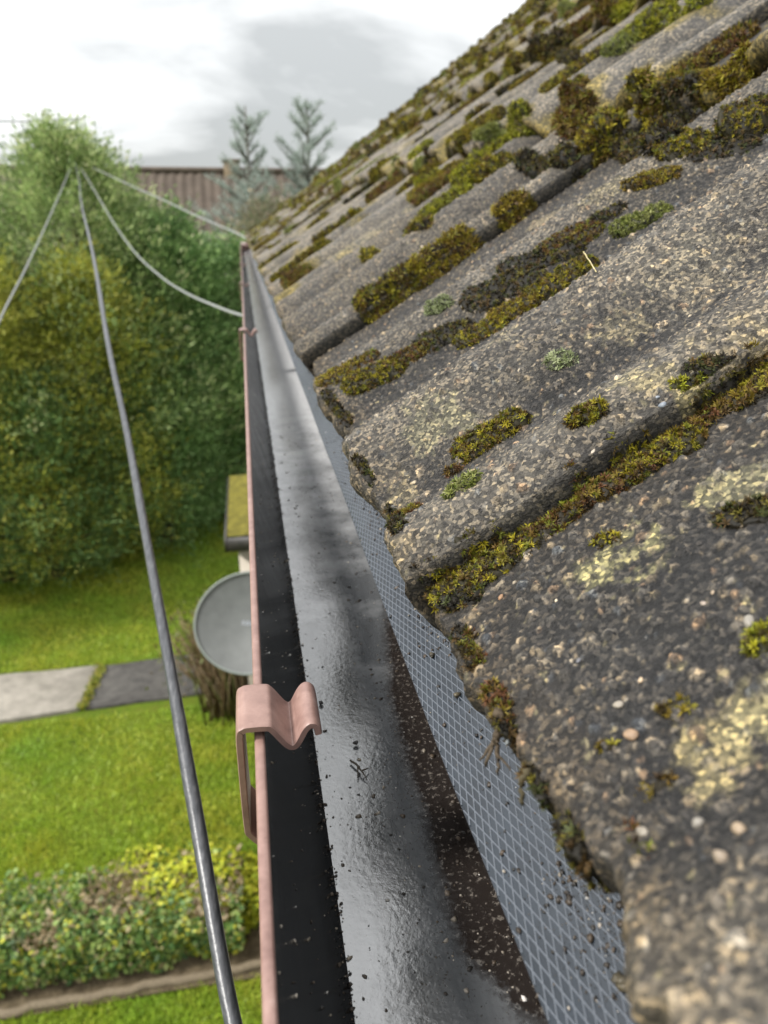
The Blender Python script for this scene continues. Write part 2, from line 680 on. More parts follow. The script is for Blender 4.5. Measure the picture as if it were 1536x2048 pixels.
def tile_colour(s, Y, d, sl, seed, near):
    P2 = np.stack([s, Y], 1)
    a, b = bump2(d)
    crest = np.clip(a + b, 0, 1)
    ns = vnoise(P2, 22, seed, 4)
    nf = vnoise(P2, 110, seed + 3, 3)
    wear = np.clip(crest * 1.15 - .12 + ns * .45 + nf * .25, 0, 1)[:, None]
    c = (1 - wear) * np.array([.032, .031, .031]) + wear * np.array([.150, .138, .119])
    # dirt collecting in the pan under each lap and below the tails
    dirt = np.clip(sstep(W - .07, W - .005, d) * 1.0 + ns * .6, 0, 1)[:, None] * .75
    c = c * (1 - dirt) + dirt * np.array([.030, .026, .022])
    tail = (sstep(.022, .0, sl) * np.clip(.55 + nf, 0, 1))[:, None]
    c = c * (1 - .5 * tail) + .5 * tail * np.array([.16, .125, .08])
    for (ls, ly, lr, tint) in (LICHEN if near else ()):
        r = np.hypot(s - ls, Y - ly) / lr
        mk_ = np.clip(1.25 - r + .75 * vnoise(P2, 90, 5, 4) + .35 * nf, 0, 1)
        mk_ = (sstep(.30, .62, mk_ - .06 + .6 * vnoise(P2, 420, 77, 2)) * .72)[:, None]
        c = c * (1 - mk_) + mk_ * np.array(tint)
    if not near:
        tw = sstep(.09, .0, sl) * .35 + sstep(.03, .0, np.abs(np.mod(d + .03, W) - .005)) * .3 + sstep(.04, 0, np.abs(d - .19)) * .25
        ms = sstep(.12, .42, vnoise(P2, 19, seed + 31, 4) + tw - .12)[:, None] * .8
        mcol = np.array([.15, .12, .022]) + vnoise(P2, 60, seed + 33, 2)[:, None] * np.array([.09, .07, .01])
        c = c * (1 - ms) + ms * np.clip(mcol, .01, 1)
        lich = sstep(.28, .5, vnoise(P2, 14, seed + 11, 4))[:, None] * .6
        c = c * (1 - lich) + lich * np.array([.28, .25, .16])
    return c


def tile_mesh(name, row, c, ns, nd, near, seed, world=True):
    """one concrete double-roll tile: top, rounded tail, side lip; returns verts, faces, colours"""
    u = np.linspace(0, 1, ns)
    sl = LT * (u ** 1.0)
    d = np.concatenate([[-.0015], np.linspace(0, W + .012, nd - 1)])
    SL, D = np.meshgrid(sl, d, indexing='ij')
    SLf, Df = SL.ravel(), D.ravel()
    top = tile_top(np.clip(Df, 0, W + .02), SLf, AMP if c >= 1 else 1.0) - (.006 if row > 0 else 0)
    s0, y0 = row * GAUGE, LAP0 + W * c
    Yf, sf = y0 + Df, s0 + SLf
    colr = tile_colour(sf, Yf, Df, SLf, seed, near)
    rough_e = .0065 * sstep(.15, .09, Yf) * (1.0 if near else 0) + .004 * vnoise(np.stack([Yf, Yf * 0], 1), 55, seed + 1, 3) + .0022 * vnoise(np.stack([Yf, Yf * 0], 1), 260, seed + 2, 2)
    sf = sf + rough_e * sstep(.03, 0, SLf)
    top = top + .0016 * vnoise(np.stack([sf, Yf], 1), 42, seed + 7, 4)
    if near:
        # individual aggregate grains pressed into the concrete: domes in a height field, each with its own colour
        hs, hd = LT / (ns - 1), (W + .012) / (nd - 2)
        Hm = np.zeros((ns, nd))
        Cm = colr.reshape(ns, nd, 3).copy()
        r2 = np.random.default_rng(seed + 100)
        ng = 30000
        gs, gd = r2.uniform(0, .365, ng), r2.uniform(0, W, ng)
        gr = .00055 + .0012 * r2.random(ng) ** 5
        pal = np.array([(.050, .048, .048), (.10, .095, .09), (.17, .155, .135), (.28, .23, .16), (.38, .32, .24), (.50, .46, .40), (.30, .21, .14), (.13, .145, .165)])
        pk = r2.choice(len(pal), ng, p=[.34, .25, .17, .11, .05, .015, .03, .035])
        order = np.argsort(gr)
        for k in order:
            R = gr[k]
            i0, i1 = int((gs[k] - R) / hs), int((gs[k] + R) / hs) + 2
            j0, j1 = int((gd[k] - R) / hd) + 1, int((gd[k] + R) / hd) + 3
            i0, j0 = max(i0, 0), max(j0, 0)
            if i0 >= ns or j0 >= nd:
                continue
            ii = (np.arange(i0, min(i1, ns)) * hs - gs[k])[:, None]
            jj = ((np.arange(j0, min(j1, nd)) - 1) * hd - gd[k])[None, :]
            q = 1 - (ii * ii + jj * jj) / (R * R)
            w = q > 0
            if not w.any():
                continue
            dome = np.sqrt(np.clip(q, 0, 1)) * R * .95
            sub = Hm[i0:i0 + q.shape[0], j0:j0 + q.shape[1]]
            up = w & (dome > sub)
            sub[up] = dome[up]
            cs = Cm[i0:i0 + q.shape[0], j0:j0 + q.shape[1]]
            keep = .3 if gr[k] > .0011 else .5
            cs[up] = cs[up] * keep + pal[pk[k]] * (1 - keep)
        colr = Cm.reshape(-1, 3)
        top = top + Hm.ravel()
    rows_s, rows_n, rows_c, rows_Y = [sf.reshape(ns, nd)], [top.reshape(ns, nd)], [colr.reshape(ns, nd, 3)], [Yf.reshape(ns, nd)]
    # tail: rounded edge then underside return
    t0, e0 = top.reshape(ns, nd)[0], sf.reshape(ns, nd)[0]
    jag = .0028 * vnoise(np.stack([Yf.reshape(ns, nd)[0], Yf.reshape(ns, nd)[0] * 0], 1), 210, seed + 9, 3)
    for ds, dn in ((-.0022, -.0035), (-.0028, -.009), (-.0005, -THK), (.03, -THK)):
        rows_s.insert(0, (e0 + ds + jag)[None])
        rows_n.insert(0, (t0 + dn)[None])
        rows_Y.insert(0, Yf.reshape(ns, nd)[:1])
        rows_c.insert(0, (colr.reshape(ns, nd, 3)[:1] * .9 + np.array([.02, .014, .006])))
    Sg, Ng, Yg = np.concatenate(rows_s), np.concatenate(rows_n), np.concatenate(rows_Y)
    Cg = np.concatenate(rows_c)
    # side lip on the near edge
    lipY, lipN, lipS = Yg[:, :1] + .003, Ng[:, :1] - .012, Sg[:, :1]
    Yg = np.concatenate([lipY, Yg], 1)
    Ng = np.concatenate([lipN, Ng], 1)
    Sg = np.concatenate([lipS, Sg], 1)
    Cg = np.concatenate([Cg[:, :1] * .6, Cg], 1)
    V = to_world(Sg.ravel(), Yg.ravel(), Ng.ravel())
    return V, grid_faces(Sg.shape[0], Sg.shape[1], flip=False), Cg.reshape(-1, 3)


roof = empty('tiled_roof', tuple(E_ + np.array([0, 3, 0])), 'mossy grey concrete tiled roof slope rising on the right of the gutter', 'roof')
tiles = {}
NEAR = {(0, -1): (440, 440), (0, 0): (440, 440), (0, 1): (280, 280), (1, 0): (150, 150), (1, 1): (150, 150), (1, 2): (110, 110), (0, 2): (130, 130)}
for (row, c), (a_, b_) in NEAR.items():
    gr_ = a_ > 140
    V, Fc, C = tile_mesh('roof_tile', row, c, a_, b_, a_ >= 200, 30 + row * 7 + c, True)
    if a_ < 200:
        C = C * .95
    o_w = to_world(np.array(row * GAUGE), np.array(LAP0 + W * c), np.array(0.0))
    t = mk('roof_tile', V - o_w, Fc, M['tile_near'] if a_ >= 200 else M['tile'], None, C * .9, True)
    t.location = o_w
    t.parent = roof
    t.matrix_parent_inverse = world_of(roof).inverted()
    tiles[(row, c)] = t
protos = []
for v in range(6):
    V, Fc, C = tile_mesh('roof_tile', 0, 4, 26, 64, False, 60 + v)
    o_w = to_world(np.array(0.0), np.array(LAP0 + W * 4), np.array(0.0))
    me = mk('roof_tile', V - o_w, Fc, M['tile'], None, C, True)
    protos.append(me.data)
    bpy.data.objects.remove(me)
for row in range(NROW):
    for c in COLS:
        if (row, c) in tiles:
            continue
        o = bpy.data.objects.new('roof_tile', protos[(row * 5 + c * 7 + (row * c) % 3) % 6])
        col.objects.link(o)
        o.location = to_world(np.array(row * GAUGE + random.uniform(-.004, .004)), np.array(LAP0 + W * c + random.uniform(-.002, .002)), np.array(random.uniform(0, .003) - (.006 if row > 0 else 0)))
        o.parent = roof
        o.matrix_parent_inverse = world_of(roof).inverted()
        o.rotation_euler = (random.uniform(-.006, .006), random.uniform(-.004, .004), random.uniform(-.006, .006))
        tiles[(row, c)] = o
# ridge tiles along the top
ridge_s = NROW * GAUGE + .06
for k in range(15):
    mb = MB()
    y0 = LAP0 + W * -3 + k * .47
    an = np.linspace(-1.2, 1.2, 9)
    pts = []
    for yy in (y0, y0 + .475):
        b = to_world(np.array(ridge_s), np.array(yy), np.array(-.02))
        for a_ in an:
            pts.append(b + np.array([.13 * math.sin(a_), 0, .13 * math.cos(a_)]))
    mb.add(pts, grid_faces(2, 9, True), (.13, .12, .10))
    mb.build('ridge_tile', M['tile'], roof, True)
# dark underlay felt below the tiles
us = np.array([.012, NROW * GAUGE + .05])
uv = [to_world(np.array(a_), np.array(b_), np.array(-.016)) for a_ in us for b_ in (LAP0 + W * -3, LAP0 + W * 15 - .02)]
mk('underlay', np.array(uv), np.array([(0, 1, 3, 2)]), M['trim'], roof)
# rear slope of the roof, under the same tiles
bs = to_world(np.array(ridge_s), np.array(0.0), np.array(0.0))
mb = MB()
ya, yb = LAP0 + W * -3, LAP0 + W * 15
mb.add([(bs[0], ya, bs[2]), (bs[0], yb, bs[2]), (bs[0] + 3.4, yb, bs[2] - 2.5), (bs[0] + 3.4, ya, bs[2] - 2.5)], [(0, 1, 2, 3)], (.10, .10, .09))
mb.build('rear_slope', M['tile'], roof)
# verge mortar at the far gable
mb = MB()
vs = np.linspace(0, NROW * GAUGE, 60)
vv = to_world(vs, np.full(60, yb + .01), surf(vs, np.full(60, yb - .02)) - .004)
mb.tube(vv + rng.normal(0, .004, vv.shape), .018, 6, (.20, .17, .09))
mb.build('verge_mortar', M['tile'], roof, True)

# ------------------------------------------------------------------ moss
PAL = {
    'y': [(.27, .23, .014), (.20, .18, .012), (.36, .30, .02), (.12, .10, .014), (.09, .055, .015), (.14, .15, .015), (.04, .028, .01), (.03, .025, .012), (.15, .09, .02)],
    'b': [(.16, .10, .02), (.09, .055, .015), (.20, .15, .02), (.14, .15, .015), (.05, .03, .012), (.12, .05, .02)],
    'g': [(.17, .19, .04), (.22, .24, .06), (.12, .15, .03), (.26, .27, .10)],
    'p': [(.26, .30, .15), (.20, .24, .10), (.33, .36, .20)],
    'd': [(.022, .018, .012), (.040, .030, .015), (.06, .045, .013), (.14, .12, .015), (.016, .014, .010), (.10, .06, .02), (.05, .06, .015)],
    'o': [(.25, .19, .016), (.20, .14, .018), (.12, .07, .018), (.26, .23, .02), (.05, .035, .012)],
    'l': [(.27, .28, .018), (.20, .22, .014), (.33, .31, .02), (.13, .13, .012), (.08, .06, .015)],
}


def rosettes(P, Nrm, kind, size, r, leaves=10):
    """star-shaped moss shoots: leaves*(1 thin bent leaf = 2 tris) at each point"""
    n = len(P)
    up = Nrm + r.normal(0, .35, (n, 3))
    up /= np.linalg.norm(up, axis=1, keepdims=True)
    a = np.cross(up, np.array([.3, .9, .2]))
    a /= np.linalg.norm(a, axis=1, keepdims=True)
    b = np.cross(up, a)
    sz = size * r.uniform(.55, 1.25, n)
    pal = np.array(PAL[kind])
    base = pal[r.integers(0, len(pal), n)] * r.uniform(.7, 1.3, (n, 1))
    V, C = [], []
    for k in range(leaves):
        th = 2 * np.pi * k / leaves + r.uniform(-.4, .4, n)
        el = r.uniform(.25, 1.25, n)
        dirn = (np.cos(th)[:, None] * a + np.sin(th)[:, None] * b)
        side = (-np.sin(th)[:, None] * a + np.cos(th)[:, None] * b)
        L = (sz * r.uniform(.7, 1.2, n))[:, None]
        w = L * .095
        mid = P + (dirn * np.cos(el)[:, None] * .55 + up * np.sin(el)[:, None] * .75) * L * .8
        tip = P + (dirn * np.cos(el)[:, None] * 1.05 + up * np.sin(el)[:, None] * .85) * L
        V.append(np.stack([P - side * w * .5, P + side * w * .5, mid - side * w, mid + side * w, tip], 1))
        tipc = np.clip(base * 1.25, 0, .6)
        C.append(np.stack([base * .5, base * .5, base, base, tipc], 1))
    V = np.stack(V, 1).reshape(-1, 3)
    C = np.stack(C, 1).reshape(-1, 3)
    m = n * leaves
    o = np.arange(m)[:, None] * 5
    F = np.concatenate([o + np.array([[0, 1, 3]]), o + np.array([[0, 3, 2]]), o + np.array([[2, 3, 4]])])
    return V, F, C


def moss_patch(p0, p1, wid, hgt, kind, dens, seed, size=.0020, leaves=11, mound=True):
    """cushion along p0->p1 (roof coordinates s, Y); world verts"""
    r = np.random.default_rng(seed)
    p0, p1 = np.array(p0, dtype=float), np.array(p1, dtype=float)
    L = np.hypot(*(p1 - p0))
    ax = (p1 - p0) / (L + 1e-9) if L > 1e-5 else np.array([1.0, 0])
    bx = np.array([-ax[1], ax[0]])
    V, F, C, n0 = [], [], [], 0

    def shape(t, w):
        """t along in metres (-wid/2 .. L+wid/2), w across -> height factor 0..1"""
        over = np.maximum(np.maximum(-t, t - L), 0)
        rr = np.hypot(over, w) / (wid * .5)
        q = np.stack([t + p0[0] * 7, w + p0[1] * 3], 1)
        return 1 - rr ** 2 + .55 * vnoise(q, 1.6 / wid, seed % 50, 3)
    if mound:
        nu, nv = max(9, min(60, int((L + wid) / wid * 15))), 17
        T, Wd = np.meshgrid(np.linspace(-wid * .62, L + wid * .62, nu), np.linspace(-wid * .62, wid * .62, nv), indexing='ij')
        t, w = T.ravel(), Wd.ravel()
        f = shape(t, w)
        s = p0[0] + ax[0] * t + bx[0] * w
        Y = p0[1] + ax[1] * t + bx[1] * w
        h = surf(s, Y) + np.where(f > 0, hgt * .75 * np.sqrt(np.clip(f, 0, 1)), -.012)
        h += .45 * hgt * vnoise(np.stack([s, Y], 1), 4 / wid * 2, 4, 2)
        V.append(to_world(s, Y, h))
        gf = grid_faces(nu, nv)
        gf = gf[((f > 0) & (s > .001))[gf].sum(1) >= 2]
        F.append(np.concatenate([gf[:, [0, 1, 2]], gf[:, [0, 2, 3]]]))
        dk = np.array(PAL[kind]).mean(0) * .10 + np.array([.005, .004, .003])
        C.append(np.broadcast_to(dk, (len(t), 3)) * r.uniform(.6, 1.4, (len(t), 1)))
        n0 = len(t)
        T3 = F[-1]
        if len(T3) > 4:
            A3, B3, C3 = V[0][T3[:, 0]], V[0][T3[:, 1]], V[0][T3[:, 2]]
            cr = np.cross(B3 - A3, C3 - A3)
            ar = np.linalg.norm(cr, axis=1)
            nn_ = min(max(8, int(ar.sum() * .5 * dens * 2.2)), 4500)
            pk = r.choice(len(T3), nn_, p=ar / ar.sum())
            q1, q2 = r.random((2, nn_, 1))
            sw = (q1 + q2) > 1
            q1, q2 = np.where(sw, 1 - q1, q1), np.where(sw, 1 - q2, q2)
            fn = cr[pk] / (ar[pk][:, None] + 1e-12)
            fn = fn * np.sign(fn @ N_ + 1e-9)[:, None]
            v, fc, c = rosettes(A3[pk] * (1 - q1 - q2) + B3[pk] * q1 + C3[pk] * q2, fn, kind, size, r, leaves)
            V.append(v)
            F.append(fc + n0)
            C.append(c)
            return np.concatenate(V), np.concatenate(F), np.concatenate(C)
    n = max(6, int((L + wid * .9) * wid * dens))
    t = r.uniform(-wid * .6, L + wid * .6, n * 2)
    w = r.uniform(-wid * .6, wid * .6, n * 2)
    f = shape(t, w)
    ok = (f > .02) & (p0[0] + ax[0] * t + bx[0] * w > -.001)
    t, w, f = t[ok][:n], w[ok][:n], f[ok][:n]
    s = p0[0] + ax[0] * t + bx[0] * w
    Y = p0[1] + ax[1] * t + bx[1] * w
    P = to_world(s, Y, surf(s, Y) + hgt * np.sqrt(np.clip(f, 0, 1)) * .9)
    nr = np.broadcast_to(N_, (len(P), 3)) + (np.outer(w / wid, bx[0] * S_ + bx[1] * np.array([0, 1, 0]))) * 1.6
    v, fc, c = rosettes(P, nr, kind, size, r, leaves)
    V.append(v)
    F.append(fc + n0)
    C.append(c)
    return np.concatenate(V), np.concatenate(F), np.concatenate(C)


def tile_of(s, Y):
    return tiles[(int(min(max(s, 0) // GAUGE, NROW - 1)), int(min(max((Y - LAP0) // W, -3), 14)))]


def add_moss(name, p0, p1, wid, hgt, kind, dens, seed, **kw):
    V, F, C = moss_patch(p0, p1, wid, hgt, kind, dens, seed, **kw)
    o_w = V.mean(0)
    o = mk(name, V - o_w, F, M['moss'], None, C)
    t = tile_of((p0[0] + p1[0]) / 2, (p0[1] + p1[1]) / 2)
    o.location = o_w
    o.parent = t
    o.matrix_parent_inverse = world_of(t).inverted()
    return o


NEAR_MOSS = [
    ((0.0074, 0.1984), (0.0337, 0.1976), 0.017, 0.006, 'y', 75000),
    ((0.001, 0.1995), (0.0098, 0.1913), 0.014, 0.005, 'd', 90000),
    ((0.0337, 0.1976), (0.0584, 0.2001), 0.009, 0.004, 'b', 90000),
    ((0.0364, 0.1998), (0.054, 0.202), 0.006, 0.003, 'l', 40000),
    ((0.059, 0.2005), (0.0765, 0.1972), 0.011, 0.005, 'b', 90000),
    ((0.0728, 0.1995), (0.089, 0.196), 0.014, 0.006, 'y', 75000),
    ((0.0834, 0.2016), (0.0908, 0.2001), 0.008, 0.004, 'o', 80000),
    ((0.0963, 0.2004), (0.1093, 0.2012), 0.008, 0.003, 'b', 80000),
    ((0.1108, 0.1998), (0.1235, 0.1998), 0.013, 0.005, 'o', 80000),
    ((0.1076, 0.2054), (0.1173, 0.1959), 0.016, 0.002, 'd', 60000),
    ((0.0401, 0.2743), (0.0612, 0.2727), 0.013, 0.006, 'y', 90000),
    ((0.0264, 0.2271), (0.0323, 0.2274), 0.009, 0.004, 'g', 90000),
    ((0.0298, 0.2706), (0.032, 0.2695), 0.004, 0.002, 'b', 90000),
    ((0.0715, 0.2184), (0.0771, 0.2166), 0.009, 0.006, 'y', 120000),
    ((0.0907, 0.2847), (0.0933, 0.2837), 0.01, 0.005, 'p', 70000),
    ((0.0994, 0.2082), (0.1046, 0.2056), 0.004, 0.002, 'l', 60000),
    ((0.0201, 0.4304), (0.0437, 0.4253), 0.02, 0.009, 'y', 80000),
    ((0.001, 0.4364), (0.0017, 0.4106), 0.016, 0.006, 'd', 70000),
    ((0.008, 0.4508), (0.0225, 0.4452), 0.02, 0.006, 'o', 70000),
    ((0.0304, 0.4481), (0.0381, 0.444), 0.012, 0.004, 'b', 70000),
    ((0.0443, 0.4273), (0.0638, 0.4244), 0.014, 0.006, 'b', 70000),
    ((0.0658, 0.4271), (0.0882, 0.4194), 0.022, 0.005, 'd', 60000),
    ((0.084, 0.41), (0.1033, 0.4054), 0.022, 0.009, 'y', 70000),
    ((0.1056, 0.4096), (0.1257, 0.4048), 0.018, 0.01, 'o', 70000),
    ((0.1069, 0.4325), (0.1345, 0.4229), 0.03, 0.006, 'd', 50000),
    ((0.1319, 0.4071), (0.1553, 0.4028), 0.026, 0.012, 'y', 70000),
    ((0.132, 0.439), (0.1628, 0.425), 0.024, 0.005, 'd', 50000),
    ((0.156, 0.4338), (0.1793, 0.4287), 0.02, 0.006, 'b', 60000),
    ((0.0841, 0.4471), (0.0904, 0.4453), 0.014, 0.01, 'p', 70000),
    ((0.1899, 0.4133), (0.2088, 0.4062), 0.017, 0.01, 'g', 90000),
    ((0.1868, 0.4317), (0.1997, 0.4297), 0.012, 0.004, 'd', 60000),
    ((0.2154, 0.4382), (0.2338, 0.4281), 0.014, 0.007, 'o', 80000),
    ((0.2468, 0.4431), (0.2577, 0.4366), 0.024, 0.012, 'y', 70000),
    ((0.2595, 0.4606), (0.2628, 0.4528), 0.01, 0.006, 'o', 70000),
    ((0.2555, 0.4321), (0.2692, 0.4189), 0.03, 0.005, 'd', 50000),
    ((0.2957, 0.6275), (0.3103, 0.6351), 0.03, 0.026, 'y', 50000),
    ((0.2834, 0.6294), (0.3257, 0.7101), 0.018, 0.02, 'o', 50000),
    ((0.3015, 0.6091), (0.2514, 0.4562), 0.03, 0.02, 'd', 40000),
    ((0.3356, 0.5988), (0.3354, 0.5576), 0.03, 0.02, 'd', 40000),
    ((0.3475, 0.5757), (0.3355, 0.4964), 0.02, 0.008, 'o', 60000),
    ((0.2795, 0.4265), (0.2918, 0.4233), 0.034, 0.022, 'y', 50000),
    ((0.0493, 0.1777), (0.0522, 0.1752), 0.005, 0.002, 'y', 90000),
    ((0.0324, 0.1141), (0.0347, 0.113), 0.004, 0.002, 'o', 80000),
    ((0.0179, 0.1145), (0.0186, 0.1145), 0.003, 0.002, 'o', 80000),
    ((0.0546, 0.1148), (0.0581, 0.117), 0.006, 0.004, 'l', 80000),
    ((0.0767, 0.1546), (0.0829, 0.1502), 0.01, 0.002, 'd', 70000),
    ((0.0187, 0.0995), (0.0238, 0.101), 0.003, 0.001, 'b', 60000),
    ((0.0657, 0.6304), (0.1155, 0.6258), 0.026, 0.012, 'y', 60000),
    ((0.1197, 0.6273), (0.1598, 0.6273), 0.024, 0.013, 'o', 60000),
    ((0.197, 0.6274), (0.2147, 0.6274), 0.018, 0.01, 'o', 60000),
    ((0.1133, 0.8535), (0.1596, 0.7321), 0.024, 0.012, 'y', 50000),
    ((0.1865, 0.8501), (0.2358, 0.8501), 0.026, 0.015, 'l', 50000),
    ((0.2451, 0.8642), (0.2716, 0.8751), 0.034, 0.024, 'l', 50000),
    ((0.3241, 1.0496), (0.3355, 0.8724), 0.03, 0.024, 'l', 50000),
    ((0.2632, 0.8569), (0.2869, 0.8496), 0.034, 0.02, 'y', 50000),
    ((0.2633, 1.1368), (0.2856, 1.1323), 0.026, 0.018, 'l', 50000),
    ((0.2653, 0.7173), (0.2639, 0.6353), 0.028, 0.018, 'd', 40000),
    ((0.6703, 1.512), (0.5306, 1.1393), 0.028, 0.018, 'd', 40000),
    ((0.4538, 0.8691), (0.477, 0.8666), 0.03, 0.018, 'g', 40000),
    ((0.4829, 0.8666), (0.5169, 0.8695), 0.034, 0.024, 'l', 40000),
    ((0.5081, 0.8598), (0.4731, 0.7358), 0.03, 0.018, 'l', 40000),
    ((0.0029, 0.1769), (0.002, 0.1626), 0.006, 0.003, 'd', 90000),
    ((0.0049, 0.1733), (0.0037, 0.1609), 0.004, 0.002, 'b', 90000),
    ((0.0034, 0.1477), (0.0027, 0.1383), 0.006, 0.004, 'b', 90000),
    ((0.001, 0.1376), (0.001, 0.1336), 0.006, 0.005, 'd', 90000),
    ((0.0022, 0.1203), (0.0019, 0.1137), 0.004, 0.002, 'd', 90000),
    ((0.0015, 0.2987), (0.001, 0.288), 0.007, 0.003, 'd', 90000),
    ((0.0042, 0.2614), (0.0097, 0.2511), 0.008, 0.004, 'b', 90000),
    ((0.0014, 0.2718), (0.0044, 0.2259), 0.006, 0.003, 'd', 90000),
    ((0.0034, 0.1046), (0.003, 0.0982), 0.004, 0.002, 'd', 80000),
    ((0.0142, 0.0944), (0.0134, 0.0851), 0.003, 0.001, 'b', 60000),
]
for k, (p0, p1, wid, hgt, kind, dens) in enumerate(NEAR_MOSS):
    hgt, wid = hgt * .6, wid * (.74 if p0[1] > .3 else .92)
    dist = math.hypot(p0[1], .15)
    kw = {}
    dens = dens * (3.0 if dist <= .6 else 1)
    if dist > .5:
        kw = dict(size=.0045, leaves=7)
        dens = dens * 1.6
    add_moss('moss_cushion', p0, p1, wid, hgt, kind, dens, 200 + k, **kw)

# moss further up and along the roof: along every lap and on the tails
bank = MB()
n_ind = 0
r3 = np.random.default_rng(55)
jobs = []
for row in range(NROW):
    for c in COLS:
        y_l = LAP0 + W * c
        if y_l < -.2:
            continue
        near_zone = (row == 0 and c < 2) or (row == 1 and c < 1)
        dist = math.hypot(y_l, row * GAUGE)
        amount = 1.0 + .10 * row + .03 * c
        for (dd, pr) in (((-.010, .80), (.185, .65), (.335, .55)) if c < 2 else ((.004, .85), (.088, .60), (.228, .60), (.335, .3))):
            for seg in range(3):
                if near_zone or r3.random() > pr * min(amount, 1.5) * .72:
                    continue
                s0 = row * GAUGE + seg * .11 + r3.uniform(0, .05)
                ln = r3.uniform(.02, .12)
                jobs.append((dist, (s0, y_l + dd + r3.uniform(-.008, .008)), (min(s0 + ln, (row + 1) * GAUGE - .01), y_l + dd + r3.uniform(-.008, .008)), r3.uniform(.012, .026), r3.uniform(.005, .013), r3.choice(['y', 'b', 'o', 'g', 'd', 'l'], p=[.40, .14, .14, .08, .08, .16]), 0))
        for q in range(5):
            if row == 0 or near_zone and row == 0 or r3.random() > .5 * min(amount, 1.8):
                continue
            yy = y_l + r3.uniform(0, W)
            s0 = row * GAUGE + r3.uniform(-.012, .012)
            dy = r3.uniform(.0, .06)
            jobs.append((dist, (s0, yy), (s0 + r3.uniform(-.004, .004), yy + dy), r3.uniform(.018, .036), r3.uniform(.008, .019), r3.choice(['y', 'b', 'o', 'g', 'd', 'l'], p=[.24, .22, .16, .1, .18, .10]), 1))
jobs.sort(key=lambda j: j[0])
for k, (dist, p0, p1, wid, hgt, kind, tail) in enumerate(jobs):
    size = .0055 if dist < 1.2 else (.009 if dist < 2.5 else .014)
    dens = 90000 if dist < 1.2 else (34000 if dist < 2.5 else 10000)
    if k < 238 and dist < 3.2:
        add_moss('moss_cushion', p0, p1, wid, hgt, kind, dens, 900 + k, size=size, leaves=6)
    else:
        V, F, C = moss_patch(p0, p1, wid, hgt, kind, dens, 900 + k, size=size, leaves=5)
        bank.add(V, F, C)
bo = bank.build('moss', M['moss'], roof)
bo['kind'] = 'stuff'

# ------------------------------------------------------------------ gutter
gut = empty('gutter', (0, 3, -.18), 'brown plastic rain gutter with worn pink rim running along the mossy eaves', 'gutter')
GY0, GY1 = -.9, 6.42
LX, LZ = -.0042, -.15


def gz(Y):
    return .002 * np.sin(Y * 2.1) * sstep(.6, 1.5, Y)


def extrude(name, prof_pts, ys, mat, parent, colr=None, smooth=False, wob=True):
    P = np.asarray(prof_pts, dtype=float)
    ys = np.asarray(ys)
    V = np.zeros((len(ys), len(P), 3))
    V[:, :, 0] = P[None, :, 0]
    V[:, :, 2] = P[None, :, 1] + (gz(ys)[:, None] if wob else 0)
    V[:, :, 1] = ys[:, None]
    C = None
    if colr is not None:
        C = np.broadcast_to(np.asarray(colr)[None], (len(ys), len(P), 3)).reshape(-1, 3)
    return mk(name, V.reshape(-1, 3), grid_faces(len(ys), len(P)), mat, parent, C, smooth)


ysl = np.concatenate([np.linspace(GY0, 0, 8, endpoint=False), np.linspace(0, GY1, 120)])
FZ = -.21
inner_wall = [(LX + .0016, LZ - .003), (LX + .0030, LZ - .012), (.0105, -.195), (.0140, -.2045), (.0176, FZ)]
extrude('front_wall', inner_wall, ysl, M['gutter'], gut, smooth=True)
extrude('back_wall', [(.088, FZ + .001), (.094, -.204), (.098, -.19), (.101, -.140), (.104, -.140), (.104, -.214)], ysl, M['gutter'], gut, smooth=False)
# floor with a film of wet silt; the red channel says where the film lies across the floor
xs = np.linspace(.0176, .088, 30)
xf = (xs - .0176) / .0704
filmw = 1 - sstep(.40, .66, xf)
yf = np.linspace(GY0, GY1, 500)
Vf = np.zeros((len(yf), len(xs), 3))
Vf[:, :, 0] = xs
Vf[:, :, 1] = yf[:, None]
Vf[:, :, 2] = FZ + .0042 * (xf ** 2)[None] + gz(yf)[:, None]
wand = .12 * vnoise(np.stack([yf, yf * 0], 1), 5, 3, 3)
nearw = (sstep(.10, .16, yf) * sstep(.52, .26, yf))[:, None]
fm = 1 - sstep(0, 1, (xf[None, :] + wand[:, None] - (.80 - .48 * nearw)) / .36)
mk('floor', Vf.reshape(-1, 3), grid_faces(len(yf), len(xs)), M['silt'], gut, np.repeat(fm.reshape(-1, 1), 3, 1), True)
# rim and outer face
rim = [(LX + .0016, LZ - .004), (LX + .0016, LZ - .0006), (LX + .0009, LZ), (LX - .0009, LZ), (LX - .0016, LZ - .0006), (LX - .0016, LZ - .004)]
extrude('rim', rim, ysl, M['pink'], gut, smooth=False)
outer = [(LX - .0016, LZ - .004), (LX - .0012, LZ - .010), (.004, -.196), (.012, -.212), (.022, -.216), (.085, -.216), (.104, -.2145)]
extrude('outer_face', outer, ysl, M['pink'], gut, smooth=True)
mb = MB()
mb.add([(LX - .003, GY1 + .004, LZ + .004), (.106, GY1 + .004, LZ + .004), (.106, GY1 + .004, -.218), (.016, GY1 + .004, -.218),
        (LX - .003, GY1 - .010, LZ + .004), (.106, GY1 - .010, LZ + .004), (.106, GY1 - .010, -.218), (.016, GY1 - .010, -.218)],
       [(0, 1, 2, 3), (7, 6, 5, 4), (0, 4, 5, 1), (1, 5, 6, 2), (2, 6, 7, 3), (3, 7, 4, 0)])
mb.build('end_cap', M['pink'], gut)


